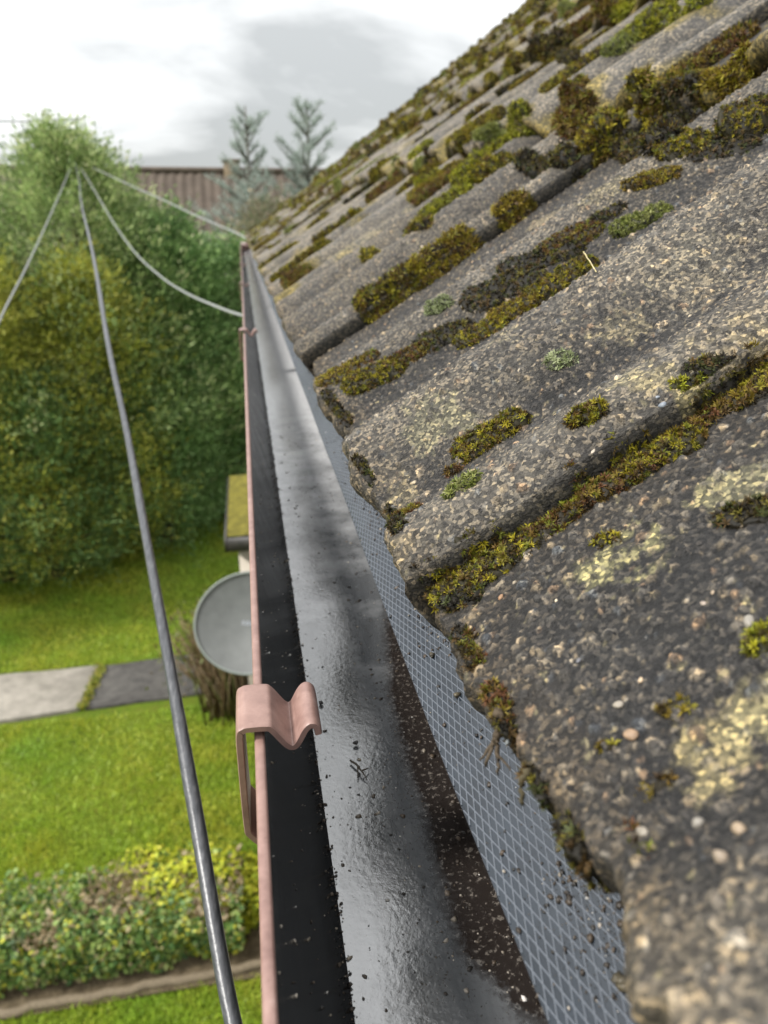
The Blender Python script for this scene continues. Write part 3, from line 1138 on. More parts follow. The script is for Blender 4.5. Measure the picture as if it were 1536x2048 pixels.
# bracket clips over the rim
def thick_profile(pts, th):
    P = np.asarray(pts, dtype=float)
    T = np.gradient(P, axis=0)
    T /= np.linalg.norm(T, axis=1, keepdims=True)
    Nn = np.stack([-T[:, 1], T[:, 0]], 1)
    return P + Nn * th / 2, P - Nn * th / 2


def bracket_mesh(w=.0235):
    cl = [(.006, -.058), (.0015, -.048), (-.0052, -.040), (-.0064, -.035), (-.0066, -.010), (-.0064, .0002), (-.0052, .0018), (-.0035, .0022),
          (.0022, .0020), (.0042, .0010), (.0085, -.0048), (.0108, -.0062), (.0126, -.0050), (.0152, -.0004), (.0172, .0012), (.0190, .0002), (.0196, -.0024)]
    c3 = catmull([(a, 0, b) for a, b in cl], 5)[:, [0, 2]]
    c3 = c3 * np.array([.94, 1.0])
    A, B = thick_profile(c3, .0024)
    ring = np.concatenate([A, B[::-1]])
    n = len(ring)
    ctr = np.concatenate([c3, c3[::-1]])
    V = []
    for yy, sh in ((-w / 2, .72), (-w / 2 + .0006, .94), (-w / 2 + .0014, 1), (w / 2 - .0014, 1), (w / 2 - .0006, .94), (w / 2, .72)):
        q = ctr + (ring - ctr) * sh
        V.append(np.stack([q[:, 0], np.full(n, yy), q[:, 1]], 1))
    V = np.concatenate(V)
    f = []
    for k in range(5):
        for i in range(n):
            j = (i + 1) % n
            f.append((k * n + i, k * n + j, (k + 1) * n + j, (k + 1) * n + i))
    m2 = n // 2
    for i in range(m2 - 1):
        f.append((i + 1, i, n - 1 - i, n - 2 - i))
        o = 5 * n
        f.append((o + i, o + i + 1, o + n - 2 - i, o + n - 1 - i))
    return V, np.array(f)


BV, BF = bracket_mesh()
brk0 = None
BR_Y = [.208, 1.135, 2.09, 3.05, 4.0, 4.95, 5.9]
BL = ['pink plastic gutter clip hooked over the rim beside the satellite dish, largest of them', 'second pink gutter clip up the rim, below the sagging cable end',
      'third pink gutter clip up the rim, where the eaves narrow', 'pink gutter clip on the distant half of the rim, fourth counted from the camera', 'pink gutter clip on the distant half of the rim, fifth counted from the camera',
      'pink gutter clip on the distant half of the rim, sixth counted from the camera', 'pink gutter clip on the distant half of the rim, seventh counted from the camera']
for k, y in enumerate(BR_Y):
    if k == 0:
        b = mk('gutter_clip', BV, BF, M['pink'], None, None, True)
        bm_ = b.data
        m_ = b.modifiers.new('edge', 'EDGE_SPLIT')
        m_.split_angle = math.radians(50)
        brk0 = b
    else:
        b = brk0.copy()
        col.objects.link(b)
    b.location = (LX, y, LZ + .0014 + float(gz(np.array(y))))
    setp(b, BL[k], 'gutter clip', 'clips along the gutter rim')

# ------------------------------------------------------------------ eaves felt strip with embossed diamonds
strip = empty('eaves_felt_strip', (.06, 3, -.15), 'dark embossed plastic eaves strip hanging from under the tiles into the gutter', 'eaves strip')
A0 = np.array([.0505, 0, -.1555])
WD = np.array([math.cos(.60), 0, math.sin(.60)])
WN = np.array([-math.sin(.60), 0, math.cos(.60)])
SWID = .060


def strip_pt(w, Y, n=0.0):
    w, Y, n = np.broadcast_arrays(np.asarray(w, float), np.asarray(Y, float), np.asarray(n, float))
    wave = .0006 * np.sin(Y * 9) + .0004 * np.sin(Y * 23 + 1) + .0010 * np.sin(Y * 2.7 + .8)
    return A0 + (-.0035 * np.clip(1 - w / .030, 0, 1) ** 2)[..., None] * WN + np.stack([.0016 * sstep(.2, .08, Y), Y * 0, Y * 0], -1) + w[..., None] * WD + (n + wave * (1 - w / SWID))[..., None] * WN + np.stack([Y * 0, Y, Y * 0], -1)


ws = np.array([0, .0004, .004, .008, .012, .018, .024, .030, .036, .048, SWID])
yy = np.linspace(GY0, GY1, 700)
Yg, Wg = np.meshgrid(yy, ws, indexing='ij')
V = strip_pt(Wg.ravel(), Yg.ravel())
mk('felt_sheet', V, grid_faces(len(yy), len(ws)), M['felt'], strip, None, True)
mb = MB()
mb.add(np.concatenate([strip_pt(np.zeros(700), yy), strip_pt(np.full(700, .0002), yy, -.0012)]), np.stack([np.arange(699), np.arange(1, 700), np.arange(701, 1400), np.arange(700, 1399)], 1))
mb.build('cut_edge', M['ridge'], strip)
mb = MB()
seg = 15
wseg = np.linspace(.0003, SWID - .008, seg)
for fam in (1, -1):
    ystart = np.arange(GY0 - .2 if fam > 0 else GY0, 4.6, .0080)
    for y_ in ystart:
        yc = y_ + fam * 3.5 * wseg
        if yc.max() < -.05:
            continue
        hw = .00022
        dirv = np.array([3.5 * fam, -1.0]) / math.hypot(3.5, 1)       # in-plane normal (w, Y) of the line
        L_ = strip_pt(wseg + dirv[0] * hw, yc + dirv[1] * hw, 0)
        T_ = strip_pt(wseg, yc, .00045)
        R_ = strip_pt(wseg - dirv[0] * hw, yc - dirv[1] * hw, 0)
        k = np.arange(seg - 1)
        f = np.concatenate([np.stack([k, k + 1, seg + k + 1, seg + k], 1), np.stack([seg + k, seg + k + 1, 2 * seg + k + 1, 2 * seg + k], 1)])
        mb.add(np.concatenate([L_, T_, R_]), f)
ro = mb.build('embossed_diamond_ridges', M['ridge'], strip)
ro['kind'] = 'stuff'

# ------------------------------------------------------------------ loose grit, mud and twigs
ICO_V = np.array([(0, 0, 1), (.894, 0, .447), (.276, .851, .447), (-.724, .526, .447), (-.724, -.526, .447), (.276, -.851, .447),
                  (.724, .526, -.447), (-.276, .851, -.447), (-.894, 0, -.447), (-.276, -.851, -.447), (.724, -.526, -.447), (0, 0, -1)])
ICO_F = np.array([(0, 1, 2), (0, 2, 3), (0, 3, 4), (0, 4, 5), (0, 5, 1), (1, 6, 2), (2, 7, 3), (3, 8, 4), (4, 9, 5), (5, 10, 1),
                  (2, 6, 7), (3, 7, 8), (4, 8, 9), (5, 9, 10), (1, 10, 6), (6, 11, 7), (7, 11, 8), (8, 11, 9), (9, 11, 10), (10, 11, 6)])


def grains(P, R, C, r, squash=.6, nrm=None):
    n = len(P)
    J = ICO_V[None] * (1 + r.uniform(-.35, .35, (n, 12, 1)))
    J = J * np.stack([r.uniform(.7, 1.4, n), r.uniform(.7, 1.4, n), np.full(n, squash)], 1)[:, None, :]
    th = r.uniform(0, 6.28, n)
    cs, sn = np.cos(th)[:, None], np.sin(th)[:, None]
    X = J[:, :, 0] * cs - J[:, :, 1] * sn
    Y = J[:, :, 0] * sn + J[:, :, 1] * cs
    Z = J[:, :, 2]
    if nrm is None:
        Q = np.stack([X, Y, Z], 2)
    else:
        t1, t2, nn = nrm
        Q = X[..., None] * t1 + Y[..., None] * t2 + Z[..., None] * nn
    V = P[:, None, :] + Q * R[:, None, None]
    F = (ICO_F[None] + np.arange(n)[:, None, None] * 12).reshape(-1, 3)
    return V.reshape(-1, 3), F, np.repeat(C, 12, 0)


GP = np.array([(.030, .022, .015), (.05, .035, .022), (.016, .013, .010), (.09, .07, .05), (.20, .17, .13), (.33, .29, .24), (.42, .40, .37)])


def gcol(n, r, p=(.30, .24, .22, .10, .07, .05, .02)):
    return GP[r.choice(len(GP), n, p=p)] * r.uniform(.7, 1.3, (n, 1))


r4 = np.random.default_rng(91)
grit = MB()
# floor: scattered, thicker towards the right and in clusters
n = 5200
x = .0176 + .068 * r4.random(n)
y = .05 + 1.25 * r4.random(n) ** 1.6
dens = .18 + .45 * sstep(.040, .060, x) + .5 * (vnoise(np.stack([x, y], 1), 45, 8, 3) > .22)
ok = r4.random(n) < dens
x, y = x[ok], y[ok]
R = .00028 + .0008 * r4.random(len(x)) ** 6
grit.add(*grains(np.stack([x, y, FZ + .0042 * ((x - .0176) / .0704) ** 2 + R * .2], 1), R, gcol(len(x), r4), r4, .5))
# corner between wall and floor: a crust of brown silt
n = 1100
y = .03 + 1.3 * r4.random(n) ** 1.4
t = np.abs(r4.normal(0, 1, n))
x = .0176 - .0022 * t + .0012 * r4.random(n)
z = FZ + .0036 * t
R = .00025 + .0006 * r4.random(n) ** 5
grit.add(*grains(np.stack([x, y, z], 1), R, gcol(n, r4, (.34, .34, .12, .10, .05, .03, .02)), r4, .8))
# front wall specks
n = 240
zz_ = r4.uniform(-.20, -.156, n)
x = np.interp(-zz_, [.153, .162, .195, .2045, .21], [LX + .0016, LX + .003, .0105, .0140, .0176])
R = .0002 + .0004 * r4.random(n) ** 3
grit.add(*grains(np.stack([x + .0001, .05 + .9 * r4.random(n) ** 1.3, zz_], 1), R, gcol(n, r4, (.1, .1, .1, .1, .25, .2, .15)), r4, .9))
g1 = grit.build('silt_grit', M['grit'])
setp(g1, 'brown silt and grit lying on the gutter floor', 'grit', None, 'stuff')
grit = MB()
n = 15000
w = .026 * (1 - r4.random(n) ** 1.4)
y = .04 + .9 * r4.random(n) ** 1.3
ok = r4.random(n) < .10 + .8 * sstep(.004, .017, w) * (vnoise(np.stack([w, y], 1), 30, 5, 3) > -.15)
w, y = w[ok], y[ok]
R = .00016 + .0007 * r4.random(len(w)) ** 7
grit.add(*grains(strip_pt(w, y, R * .3), R, gcol(len(w), r4, (.32, .24, .30, .06, .04, .02, .02)), r4, .7, (WD, np.array([0, 1.0, 0]), WN)))
g2 = grit.build('roof_grit', M['grit'])
setp(g2, 'dark grit washed from the tiles onto the embossed eaves strip', 'grit', None, 'stuff')

# larger crumbs that can be told apart
CRUMB = [  # where, size, colour, label
    ((.0225, .295, FZ + .0012), .0016, (.012, .010, .008), 'black mud crumb nearest the gutter corner, above the big clip'),
    ((.0345, .263, FZ + .002), .0017, (.012, .010, .009), 'black mud crumb in the middle of the gutter floor'),
    ((.0405, .118, FZ + .002), .0018, (.045, .032, .02), 'brown mud crumb low in the picture on the gutter floor'),
    ((.030, .137, FZ + .002), .0016, (.05, .035, .022), 'brown mud crumb left of the others on the gutter floor'),
    ((.0495, .098, FZ + .002), .0021, (.035, .027, .018), 'dark lump of mud beside the lower end of the eaves strip'),
]
for P, R, c, lab in CRUMB:
    V, F, C = grains(np.zeros((4, 3)) + r4.uniform(-.4, .4, (4, 3)) * R * np.array([1, 1, .4]), np.full(4, R * .6), np.array([c] * 4) * r4.uniform(.7, 1.4, (4, 1)), r4, .6)
    o = mk('mud_crumb', V, F, M['grit'], None, C)
    o.location = P
    setp(o, lab, 'mud crumb', 'crumbs of mud in the gutter')
for (w, y, lab) in ((.0115, .232, 'small dark seed ball on the eaves strip, upper of two'), (.0135, .204, 'small dark seed ball on the eaves strip, lower of two'),
                    (.0185, .098, 'round brown pellet on the strip near the bottom edge of the picture')):
    R = .0012 if y > .15 else .0017
    V, F, C = grains(np.zeros((3, 3)) + r4.uniform(-.3, .3, (3, 3)) * R, np.full(3, R * .8), np.array([(.06, .05, .03)] * 3) * r4.uniform(.6, 1.5, (3, 1)), r4, .8)
    o = mk('seed_ball', V, F, M['grit'], None, C)
    o.location = strip_pt(w, y, R * .5)
    setp(o, lab, 'seed ball', 'pellets on the eaves strip')


def twig(name, lines, mat, label, cat, colr, n=5):
    mb = MB()
    for pts, r0, r1 in lines:
        q = catmull(pts, 6)
        q = q + np.random.default_rng(len(q)).normal(0, r0 * .25, q.shape)
        mb.tube(q, np.linspace(r0, r1, len(q)), n, colr)
    return setp(mb.build(name, mat, None, True), label, cat)


def sp(w, y, n=.001):
    return strip_pt(w, y, n)


def rp(s, Y, n=.001):
    return to_world(np.array(float(s)), np.array(float(Y)), surf(s, Y) + n)


PEBBLES = [  # s, Y, radius, colour
    (0.0575, 0.1222, 0.0022, (0.2, 0.182, 0.155)),
    (0.0238, 0.1136, 0.0019, (0.24, 0.16, 0.1)),
    (0.0578, 0.1351, 0.0016, (0.26, 0.2, 0.14)),
    (0.0545, 0.1341, 0.0013, (0.27, 0.22, 0.18)),
    (0.0918, 0.205, 0.002, (0.17, 0.19, 0.22)),
    (0.0926, 0.2078, 0.0014, (0.2, 0.22, 0.25)),
    (0.0283, 0.1993, 0.0014, (0.2, 0.182, 0.155)),
    (0.0183, 0.1805, 0.0016, (0.26, 0.15, 0.08)),
    (0.0065, 0.176, 0.0016, (0.36, 0.26, 0.15)),
    (0.0255, 0.1223, 0.0016, (0.24, 0.21, 0.17)),
    (0.0924, 0.2055, 0.0013, (0.26, 0.22, 0.19)),
    (0.0966, 0.2014, 0.0014, (0.26, 0.22, 0.19)),
    (0.0326, 0.1249, 0.0012, (0.4, 0.3, 0.2)),
    (0.0246, 0.1406, 0.0013, (0.1, 0.1, 0.11)),
    (0.0023, 0.1445, 0.0013, (0.25, 0.18, 0.12)),
    (0.001, 0.1308, 0.0012, (0.12, 0.13, 0.13)),
    (0.0235, 0.0769, 0.002, (0.24, 0.19, 0.14)),
    (0.0239, 0.087, 0.0017, (0.2, 0.182, 0.155)),
    (0.0152, 0.0923, 0.0018, (0.2, 0.175, 0.14)),
    (0.0285, 0.0805, 0.0015, (0.24, 0.18, 0.12)),
    (0.0133, 0.0592, 0.0016, (0.2, 0.182, 0.155)),
    (0.0669, 0.2051, 0.0012, (0.4, 0.34, 0.27)),
    (0.0296, 0.1651, 0.001, (0.5, 0.42, 0.3)),
]
r8 = np.random.default_rng(5)
for (ps, py, pr, pc) in PEBBLES:
    V, F, C = grains(np.zeros((1, 3)), np.array([pr * .8]), np.array([pc]), r8, .6, (S_, np.array([0, 1.0, 0]), N_))
    o = mk('pebble', V, F, M['stone'], None, C)
    o.location = to_world(np.array(ps), np.array(py), surf(ps, py) + pr * .35)
    sb = o.modifiers.new('round', 'SUBSURF')
    sb.levels = sb.render_levels = 1
    t = tile_of(ps, py)
    o.parent = t
    o.matrix_parent_inverse = world_of(t).inverted()

twig('twig', [([(.0310, .252, FZ + .0015), (.0335, .2475, FZ + .002), (.0345, .2440, FZ + .0025), (.0375, .2455, FZ + .0018)], .0005, .0003),
              ([(.0335, .2475, FZ + .002), (.0325, .2415, FZ + .0015)], .0004, .0002), ([(.0345, .2440, FZ + .0025), (.036, .2395, FZ + .0015)], .0004, .0002)],
     M['grit'], 'curled brown twig lying on the gutter floor right of the big clip', 'twig', (.05, .038, .024))
q0 = rp(0.0027, 0.1383, .003)
q1 = rp(.001, 0.1361, .0)
twig('root_tangle', [([q0, q1, q1 + np.array([-.0015, -.001, -.002]), q1 + np.array([-.0015, -.001, -.0025]), q1 + np.array([-.0045, -.003, -.0075])], .0011, .0004),
                     ([q1 + np.array([-.0015, -.001, -.002]), q1 + np.array([-.0015, -.0035, -.0055]), q1 + np.array([-.002, -.005, -.0085])], .0007, .0003),
                     ([q1 + np.array([-.0015, -.001, -.0025]), q1 + np.array([-.005, -.0015, -.0065])], .0006, .0002),
                     ([q0, q1 + np.array([.001, .003, .001]), q1 + np.array([-.0015, .0005, -.003])], .0009, .0004),
                     ([q1 + np.array([-.002, -.003, -.004]), q1 + np.array([.0005, -.007, -.006])], .0004, .0002)],
     M['wood'], 'dark root of moss dangling from the tile edge over the embossed strip', 'root', (.055, .040, .025), 6)
q2 = rp(0.0022, 0.1189, .002)
twig('root_strand', [([q2, q2 + np.array([-.0015, -.001, -.0025]), q2 + np.array([-.0018, -.003, -.0055])], .0009, .0005)],
     M['wood'], 'short dark strand hanging from the tile edge nearest the camera', 'root', (.05, .04, .02), 6)
a_, b_ = rp(0.1641, 0.4114, .004), rp(0.1312, 0.3127, .002)
twig('straw', [([a_, (a_ * 2 + b_) / 3 + N_ * .002, b_], .0004, .0003)], M['wood'], 'single pale straw sticking out on the crest of a tile', 'straw', (.45, .38, .20), 4)

# ------------------------------------------------------------------ overhead cables
def cable(name, pts, rad, mat, label, rough=0.0):
    q = catmull(pts, 12)
    mb = MB()
    rr = rad * (1 + rough * vnoise(q, 9, 3, 2))
    mb.tube(q, rr, 10)
    return setp(mb.build(name, mat, None, True), label, 'cable', 'cables strung from the pole')


POLE = (-2.569, 14.0, .955)
main = [(.07, .10, -.34), (-.0045, .15, -.318), (-.023, .214, -.299), (-.039, .297, -.27), (-.058, .4, -.245), (-.088, .563, -.223), (-.133, .81, -.2), (-.190, 1.1, -.151), (-.336, 1.9, -.059), (-.728, 4.0, .098),
        (-1.45, 8.0, .40), POLE]
cable('overhead_cable', main, .0036, M['cable'], 'thick grey cable running past the gutter from the bottom edge', .12)
cable('overhead_cable', [(-.75, 1.6, -.80), (-1.0, 2.9, -.60), (-1.176, 4.0, -.441), (-1.356, 5.294, -.28), (-1.609, 7.108, -.039), (-2.028, 10.115, .384), POLE], .0056, M['cable_pale'],
      'pale cable leaving the picture at the left edge')
cable('overhead_cable', [(.108, 2.45, -.270), (.03, 2.5, -.279), (-.019, 2.6, -.286), (-.114, 3.024, -.298), (-.273, 3.733, -.304), (-.464, 4.589, -.282), (-.747, 5.855, -.199), (-1.079, 7.337, -.02), (-1.43, 8.909, .22), (-2.0, 11.5, .60), POLE],
      .0050, M['cable_pale'], 'sagging cable that curves down to the middle of the gutter')
cable('overhead_cable', [(.108, 6.0, -.16), (-.006, 6.3, -.09), (-.346, 7.322, .041), (-.734, 8.488, .203), (-1.168, 9.791, .377), (-1.9, 12.0, .68), POLE], .0065, M['cable_pale'],
      'pale cable reaching the far end of the eaves')
cable('overhead_cable', [(-9.0, 15.0, 1.55), (-4.108, 16, 1.69), (-3.6, 16.1, 1.72), (-2.7, 16.3, 1.80)], .013, M['cable_pale'], 'faint cable crossing the sky above the trees at the left')
mb = MB()
mb.tube([(POLE[0], POLE[1], G), (POLE[0], POLE[1], POLE[2] + .15)], [.12, .09], 10, (.10, .075, .05))
pole = setp(mb.build('utility_pole', M['wood'], None, True), 'wooden utility pole half hidden in the conifers where the cables meet', 'utility pole')
mb = MB()
mb.tube([(POLE[0] - .2, POLE[1] - .09, POLE[2] - .02), (POLE[0] + .2, POLE[1] - .09, POLE[2] - .02)], .03, 6, (.12, .09, .06))
mb.build('cross_arm', M['wood'], pole)

# ------------------------------------------------------------------ house wall under the eaves
house = empty('house_wall', (.4, 3, G), 'pale rendered house wall below the gutter', 'house wall')
mb = MB()
mb.box((.36, -1.0, G - .05), (.66, 6.42, -.18))
mb.build('wall', M['render'], house)
mb = MB()
mb.box((.1065, -1.0, -.34), (.124, 6.42, -.119))
mb.build('fascia_board', M['trim'], house)
mb = MB()
mb.box((.127, -1.0, -.338), (.355, 6.42, -.325))
mb.build('soffit', M['white'], house)
mb = MB()
gx = np.array([(.10, -.13), (.66, -.18), (.66, G), (.36, G), (.36, -.34), (.10, -.34)])
for wy in (1.2, 4.4):
    mbw = MB()
    mbw.box((.343, wy, -2.1), (.357, wy + 1.1, -1.0))
    fr = mbw.build('window', M['white'], house)
    for a_ in (0.07, .585):
        mg = MB()
        mg.box((.338, wy + a_, -2.02), (.3425, wy + a_ + .445, -1.08))
        mg.build('pane', M['glass'], fr)

# lean-to porch with a mossy flat roof
porch = empty('porch', (.0, 7.3, G), 'small porch with a thick moss covered roof beyond the satellite dish', 'porch')
mb = MB()
nx, ny = 22, 44
X, Y = np.meshgrid(np.linspace(-.30, .9, nx), np.linspace(6.50, 8.3, ny), indexing='ij')
Z = -2.69 + .015 * vnoise(np.stack([X.ravel(), Y.ravel()], 1), 9, 4, 4) + .03 * (X.ravel() + .3)
mb.add(np.stack([X.ravel(), Y.ravel(), Z], 1), grid_faces(nx, ny))
mb.build('roof', M['mossroof'], porch, True)
mb = MB()
mb.box((-.30, 6.46, -2.83), (.9, 6.50, -2.70))
mb.box((-.325, 6.46, -2.83), (-.302, 8.3, -2.71))
mb.build('fascia_board', M['trim'], porch)
mb = MB()
mb.box((-.21, 6.62, G - .05), (.9, 8.2, -2.76))
mb.build('wall', M['render'], porch)

# ------------------------------------------------------------------ satellite dish
dish = empty('satellite_dish', (.1, 3.75, -2.07), 'grey satellite dish on the house wall, half hidden by the gutter rim', 'satellite dish')
DC = np.array([-.085, 3.7, -2.05])
dn = np.array([-.30, -.72, .62])
dn /= np.linalg.norm(dn)
du = np.cross(np.array([0, 0, 1.0]), dn)
du /= np.linalg.norm(du)
dv = np.cross(dn, du)
nr_, na = 14, 56
V, f = [DC - dn * .055], []
rad = np.linspace(.04, 1, nr_)
for rr in rad:
    for a_ in np.linspace(0, 2 * np.pi, na, endpoint=False):
        V.append(DC + (du * .315 * math.cos(a_) + dv * .275 * math.sin(a_)) * rr - dn * .055 * (1 - rr * rr))
Fq = []
for i in range(nr_ - 1):
    for j in range(na):
        a_ = 1 + i * na + j
        b_ = 1 + i * na + (j + 1) % na
        Fq.append((a_, a_ + na, b_ + na, b_))
Ft = [(0, 1 + j, 1 + (j + 1) % na) for j in range(na)]
mk('reflector', np.array(V), [np.array(Fq), np.array(Ft)], M['dish'], dish, None, True)
mb = MB()
ring = np.array([DC + du * .320 * math.cos(a_) + dv * .280 * math.sin(a_) + dn * .004 for a_ in np.linspace(0, 2 * np.pi, 73)])
mb.tube(ring, .008, 8)
mb.build('rim', M['dish_rim'], dish, True)
mb = MB()
for k, (ux, wx) in enumerate(((-.045, .016), (-.022, .020), (.004, .014), (.024, .018))):
    q0 = DC + du * (ux - .02) + dv * (-.012)
    q = [q0 - dn * .052, q0 + du * wx - dn * .052, q0 + du * wx + dv * .024 - dn * .0515, q0 + dv * .024 - dn * .0515]
    mb.add(q, [(0, 1, 2, 3)])
mb.build('printed_mark', M['dish_print'], dish)
mb = MB()
mb.tube([DC - dn * .07, DC - dn * .16 + np.array([.12, .02, -.02]), np.array([.365, 3.86, -2.2])], .02, 8)
mb.build('wall_bracket', M['trim'], dish, True)
mb = MB()
mb.tube([DC - dv * .33 + dn * .0, DC - dv * .36 + dn * .18, DC - dv * .16 + dn * .40], .009, 8)
#LNB#

# ------------------------------------------------------------------ path, hedge, borders
path = setp(bpy.data.objects.new('garden_path', None), kind='structure')
col.objects.link(path)


def slab(quad, z0, z1, mat, jag=.02, seed=1):
    Q = np.array(quad, dtype=float)
    ring = []
    for i in range(4):
        a_, b_ = Q[i], Q[(i + 1) % 4]
        for t in np.linspace(0, 1, 12, endpoint=False):
            ring.append(a_ + (b_ - a_) * t)
    ring = np.array(ring)
    ring = ring + jag * np.stack([vnoise(ring, 3, seed, 3), vnoise(ring, 3, seed + 1, 3)], 1)
    n = len(ring)
    c = ring.mean(0)
    V = np.concatenate([np.c_[ring, np.full(n, z0)], np.c_[c + (ring - c) * .995, np.full(n, z1 - .006)], np.c_[c + (ring - c) * .985, np.full(n, z1)], [[c[0], c[1], z1 + .002]]])
    k = np.arange(n)
    kn = (k + 1) % n
    Fq = np.concatenate([np.stack([k, kn, kn + n, k + n], 1), np.stack([k + n, kn + n, kn + 2 * n, k + 2 * n], 1)])
    Ft = np.stack([k + 2 * n, kn + 2 * n, np.full(n, 3 * n)], 1)
    return mk('slab', V, [Fq, Ft], mat, path)


slab([(-3.55, 7.24), (-2.07, 7.36), (-2.00, 8.22), (-3.6, 8.20)], G - .03, G + .045, M['slab'], .03, 3)
slab([(-2.01, 7.37), (-.55, 7.46), (-.50, 8.32), (-1.93, 8.23)], G - .03, G + .030, M['slab_dark'], .03, 5)
slab([(-5.2, 7.15), (-3.60, 7.24), (-3.65, 8.2), (-5.2, 8.15)], G - .03, G + .04, M['slab'], .03, 7)
slab([(-.50, 7.47), (.3, 7.5), (.3, 8.36), (-.45, 8.33)], G - .03, G + .03, M['slab_dark'], .02, 8)

border = sheet('soil_border', -4.5, .34, 3.86, 4.28, G + .012, 120, 14, M['soil'], .03, 9)
mb = MB()
mb.tube(np.stack([np.linspace(-4.5, .3, 60), 3.90 + .06 * np.linspace(-1, 1, 60) + .012 * rng.normal(0, 1, 60), np.full(60, G + .03)], 1), .035, 6, (.15, .12, .08))
edg = mb.build('border_edging', M['wood'], None, True)
setp(edg, 'brown timber edging along the lower side of the ivy hedge', 'edging')


def leaf_quads(P, Nrm, size, C, r, aspect=.6):
    """pointed leaves: 2 tris each, folded along the midrib"""
    n = len(P)
    Nrm = Nrm / (np.linalg.norm(Nrm, axis=1, keepdims=True) + 1e-9)
    ref = r.normal(0, 1, (n, 3))
    a = np.cross(Nrm, ref)
    a /= np.linalg.norm(a, axis=1, keepdims=True) + 1e-9
    b = np.cross(Nrm, a)
    sz = (size * r.uniform(.6, 1.35, n))[:, None]
    V = np.stack([P - a * sz * .5, P + b * sz * aspect * .5 - Nrm * sz * .12, P + a * sz * .55, P - b * sz * aspect * .5 - Nrm * sz * .12], 1).reshape(-1, 3)
    o = np.arange(n)[:, None] * 4
    F = np.concatenate([o + np.array([[0, 1, 2]]), o + np.array([[0, 2, 3]])])
    return V, F, np.repeat(C, 4, 0)


def pick(pal, p, n, r, var=.25):
    pal = np.array(pal)
    return pal[r.choice(len(pal), n, p=p)] * r.uniform(1 - var, 1 + var, (n, 1))


# ivy hedge: a low box of leaves
hd = empty('ivy_hedge', (-2.3, 4.35, G), 'low clipped ivy hedge with dark green leaves and dry tan twigs on top', 'hedge')
r5 = np.random.default_rng(12)
n = 17000
x = r5.uniform(-4.6, -.30, n)
u_ = r5.random(n)
top = u_ < .45
yc = 4.40
hw = .30
lump = .06 * vnoise(np.stack([x, x * 0], 1), 3.0, 4, 3)
y = np.where(top, yc + r5.uniform(-hw, hw, n), yc - hw * (1 + .25 * r5.normal(0, .4, n)))
z = np.where(top, .38 + .05 * r5.normal(0, 1, n), r5.uniform(.03, .38, n))
z = z + lump + .05 * vnoise(np.stack([x, y], 1), 5, 6, 2)
y = y + .07 * vnoise(np.stack([x, z], 1), 4, 8, 3) - .03 * np.sin(z * 5)
P = np.stack([x, y, G + z], 1)
Nr = np.where(top[:, None], np.array([0, -.2, 1.0]), np.array([0, -1.0, .5])) + r5.normal(0, .5, (n, 3))
C = pick([(.045, .10, .022), (.09, .17, .035), (.18, .26, .06), (.27, .33, .10), (.42, .42, .05), (.28, .24, .12)], [.2, .25, .22, .15, .11, .07], n, r5)
dry = (vnoise(P[:, :2], 2.6, 9, 3) > .24) & top
C[dry] = pick([(.26, .20, .11), (.20, .15, .08), (.30, .25, .15), (.10, .12, .05)], [.35, .3, .15, .2], int(dry.sum()), r5)
V, F, CC = leaf_quads(P, Nr, .042, C, r5, .75)
fo = mk('foliage', V, F, M['leaf'], hd, CC)
fo['kind'] = 'stuff'
mb = MB()
for k in range(260):
    x0 = r5.uniform(-4.5, -.4)
    y0, z0 = yc + r5.uniform(-.2, .2), G + .05
    x1, y1, z1 = x0 + r5.uniform(-.2, .2), y0 + r5.uniform(-.15, .15), G + r5.uniform(.35, .58)
    mb.tube([(x0, y0, z0), ((x0 + x1) / 2 + r5.uniform(-.05, .05), (y0 + y1) / 2, (z0 + z1) / 2), (x1, y1, z1)], [.006, .004, .002], 4, (.20, .15, .09))
st_ = mb.build('stems', M['wood'], hd)
st_['kind'] = 'stuff'


def blob_shrub(name, ctr, rx, ry, rz, n, pal, p, size, label, cat, seed, stem=(.12, .08, .05), mat='leaf'):
    r = np.random.default_rng(seed)
    root = empty(name, (ctr[0], ctr[1], G), label, cat)
    d = r.normal(0, 1, (n, 3))
    d /= np.linalg.norm(d, axis=1, keepdims=True)
    d[:, 2] = np.abs(d[:, 2]) * 1.0 - .15
    rr = (1 - .45 * r.random(n) ** 2.0) * (1 + .32 * vnoise(d, 2.2, seed, 3))
    P = np.array([ctr[0], ctr[1], G + .1]) + d * rr[:, None] * np.array([rx, ry, rz])
    P[:, 2] = np.maximum(P[:, 2], G + .01)
    V, F, C = leaf_quads(P, d + np.array([0, 0, .5]) + r.normal(0, .5, (n, 3)), size, pick(pal, p, n, r), r, .6)
    fo = mk('foliage', V, F, M[mat], root, C)
    fo['kind'] = 'stuff'
    mb = MB()
    for k in range(14):
        e = d[k] * np.array([rx, ry, rz]) * .8
        mb.tube([(ctr[0] + e[0] * .1, ctr[1] + e[1] * .1, G), (ctr[0] + e[0] * .5, ctr[1] + e[1] * .5, G + .1 + abs(e[2]) * .6), (ctr[0] + e[0], ctr[1] + e[1], G + .15 + abs(e[2]))], [.012, .008, .003], 5, stem)
    mb.build('stem', M['wood'], root)
    return root


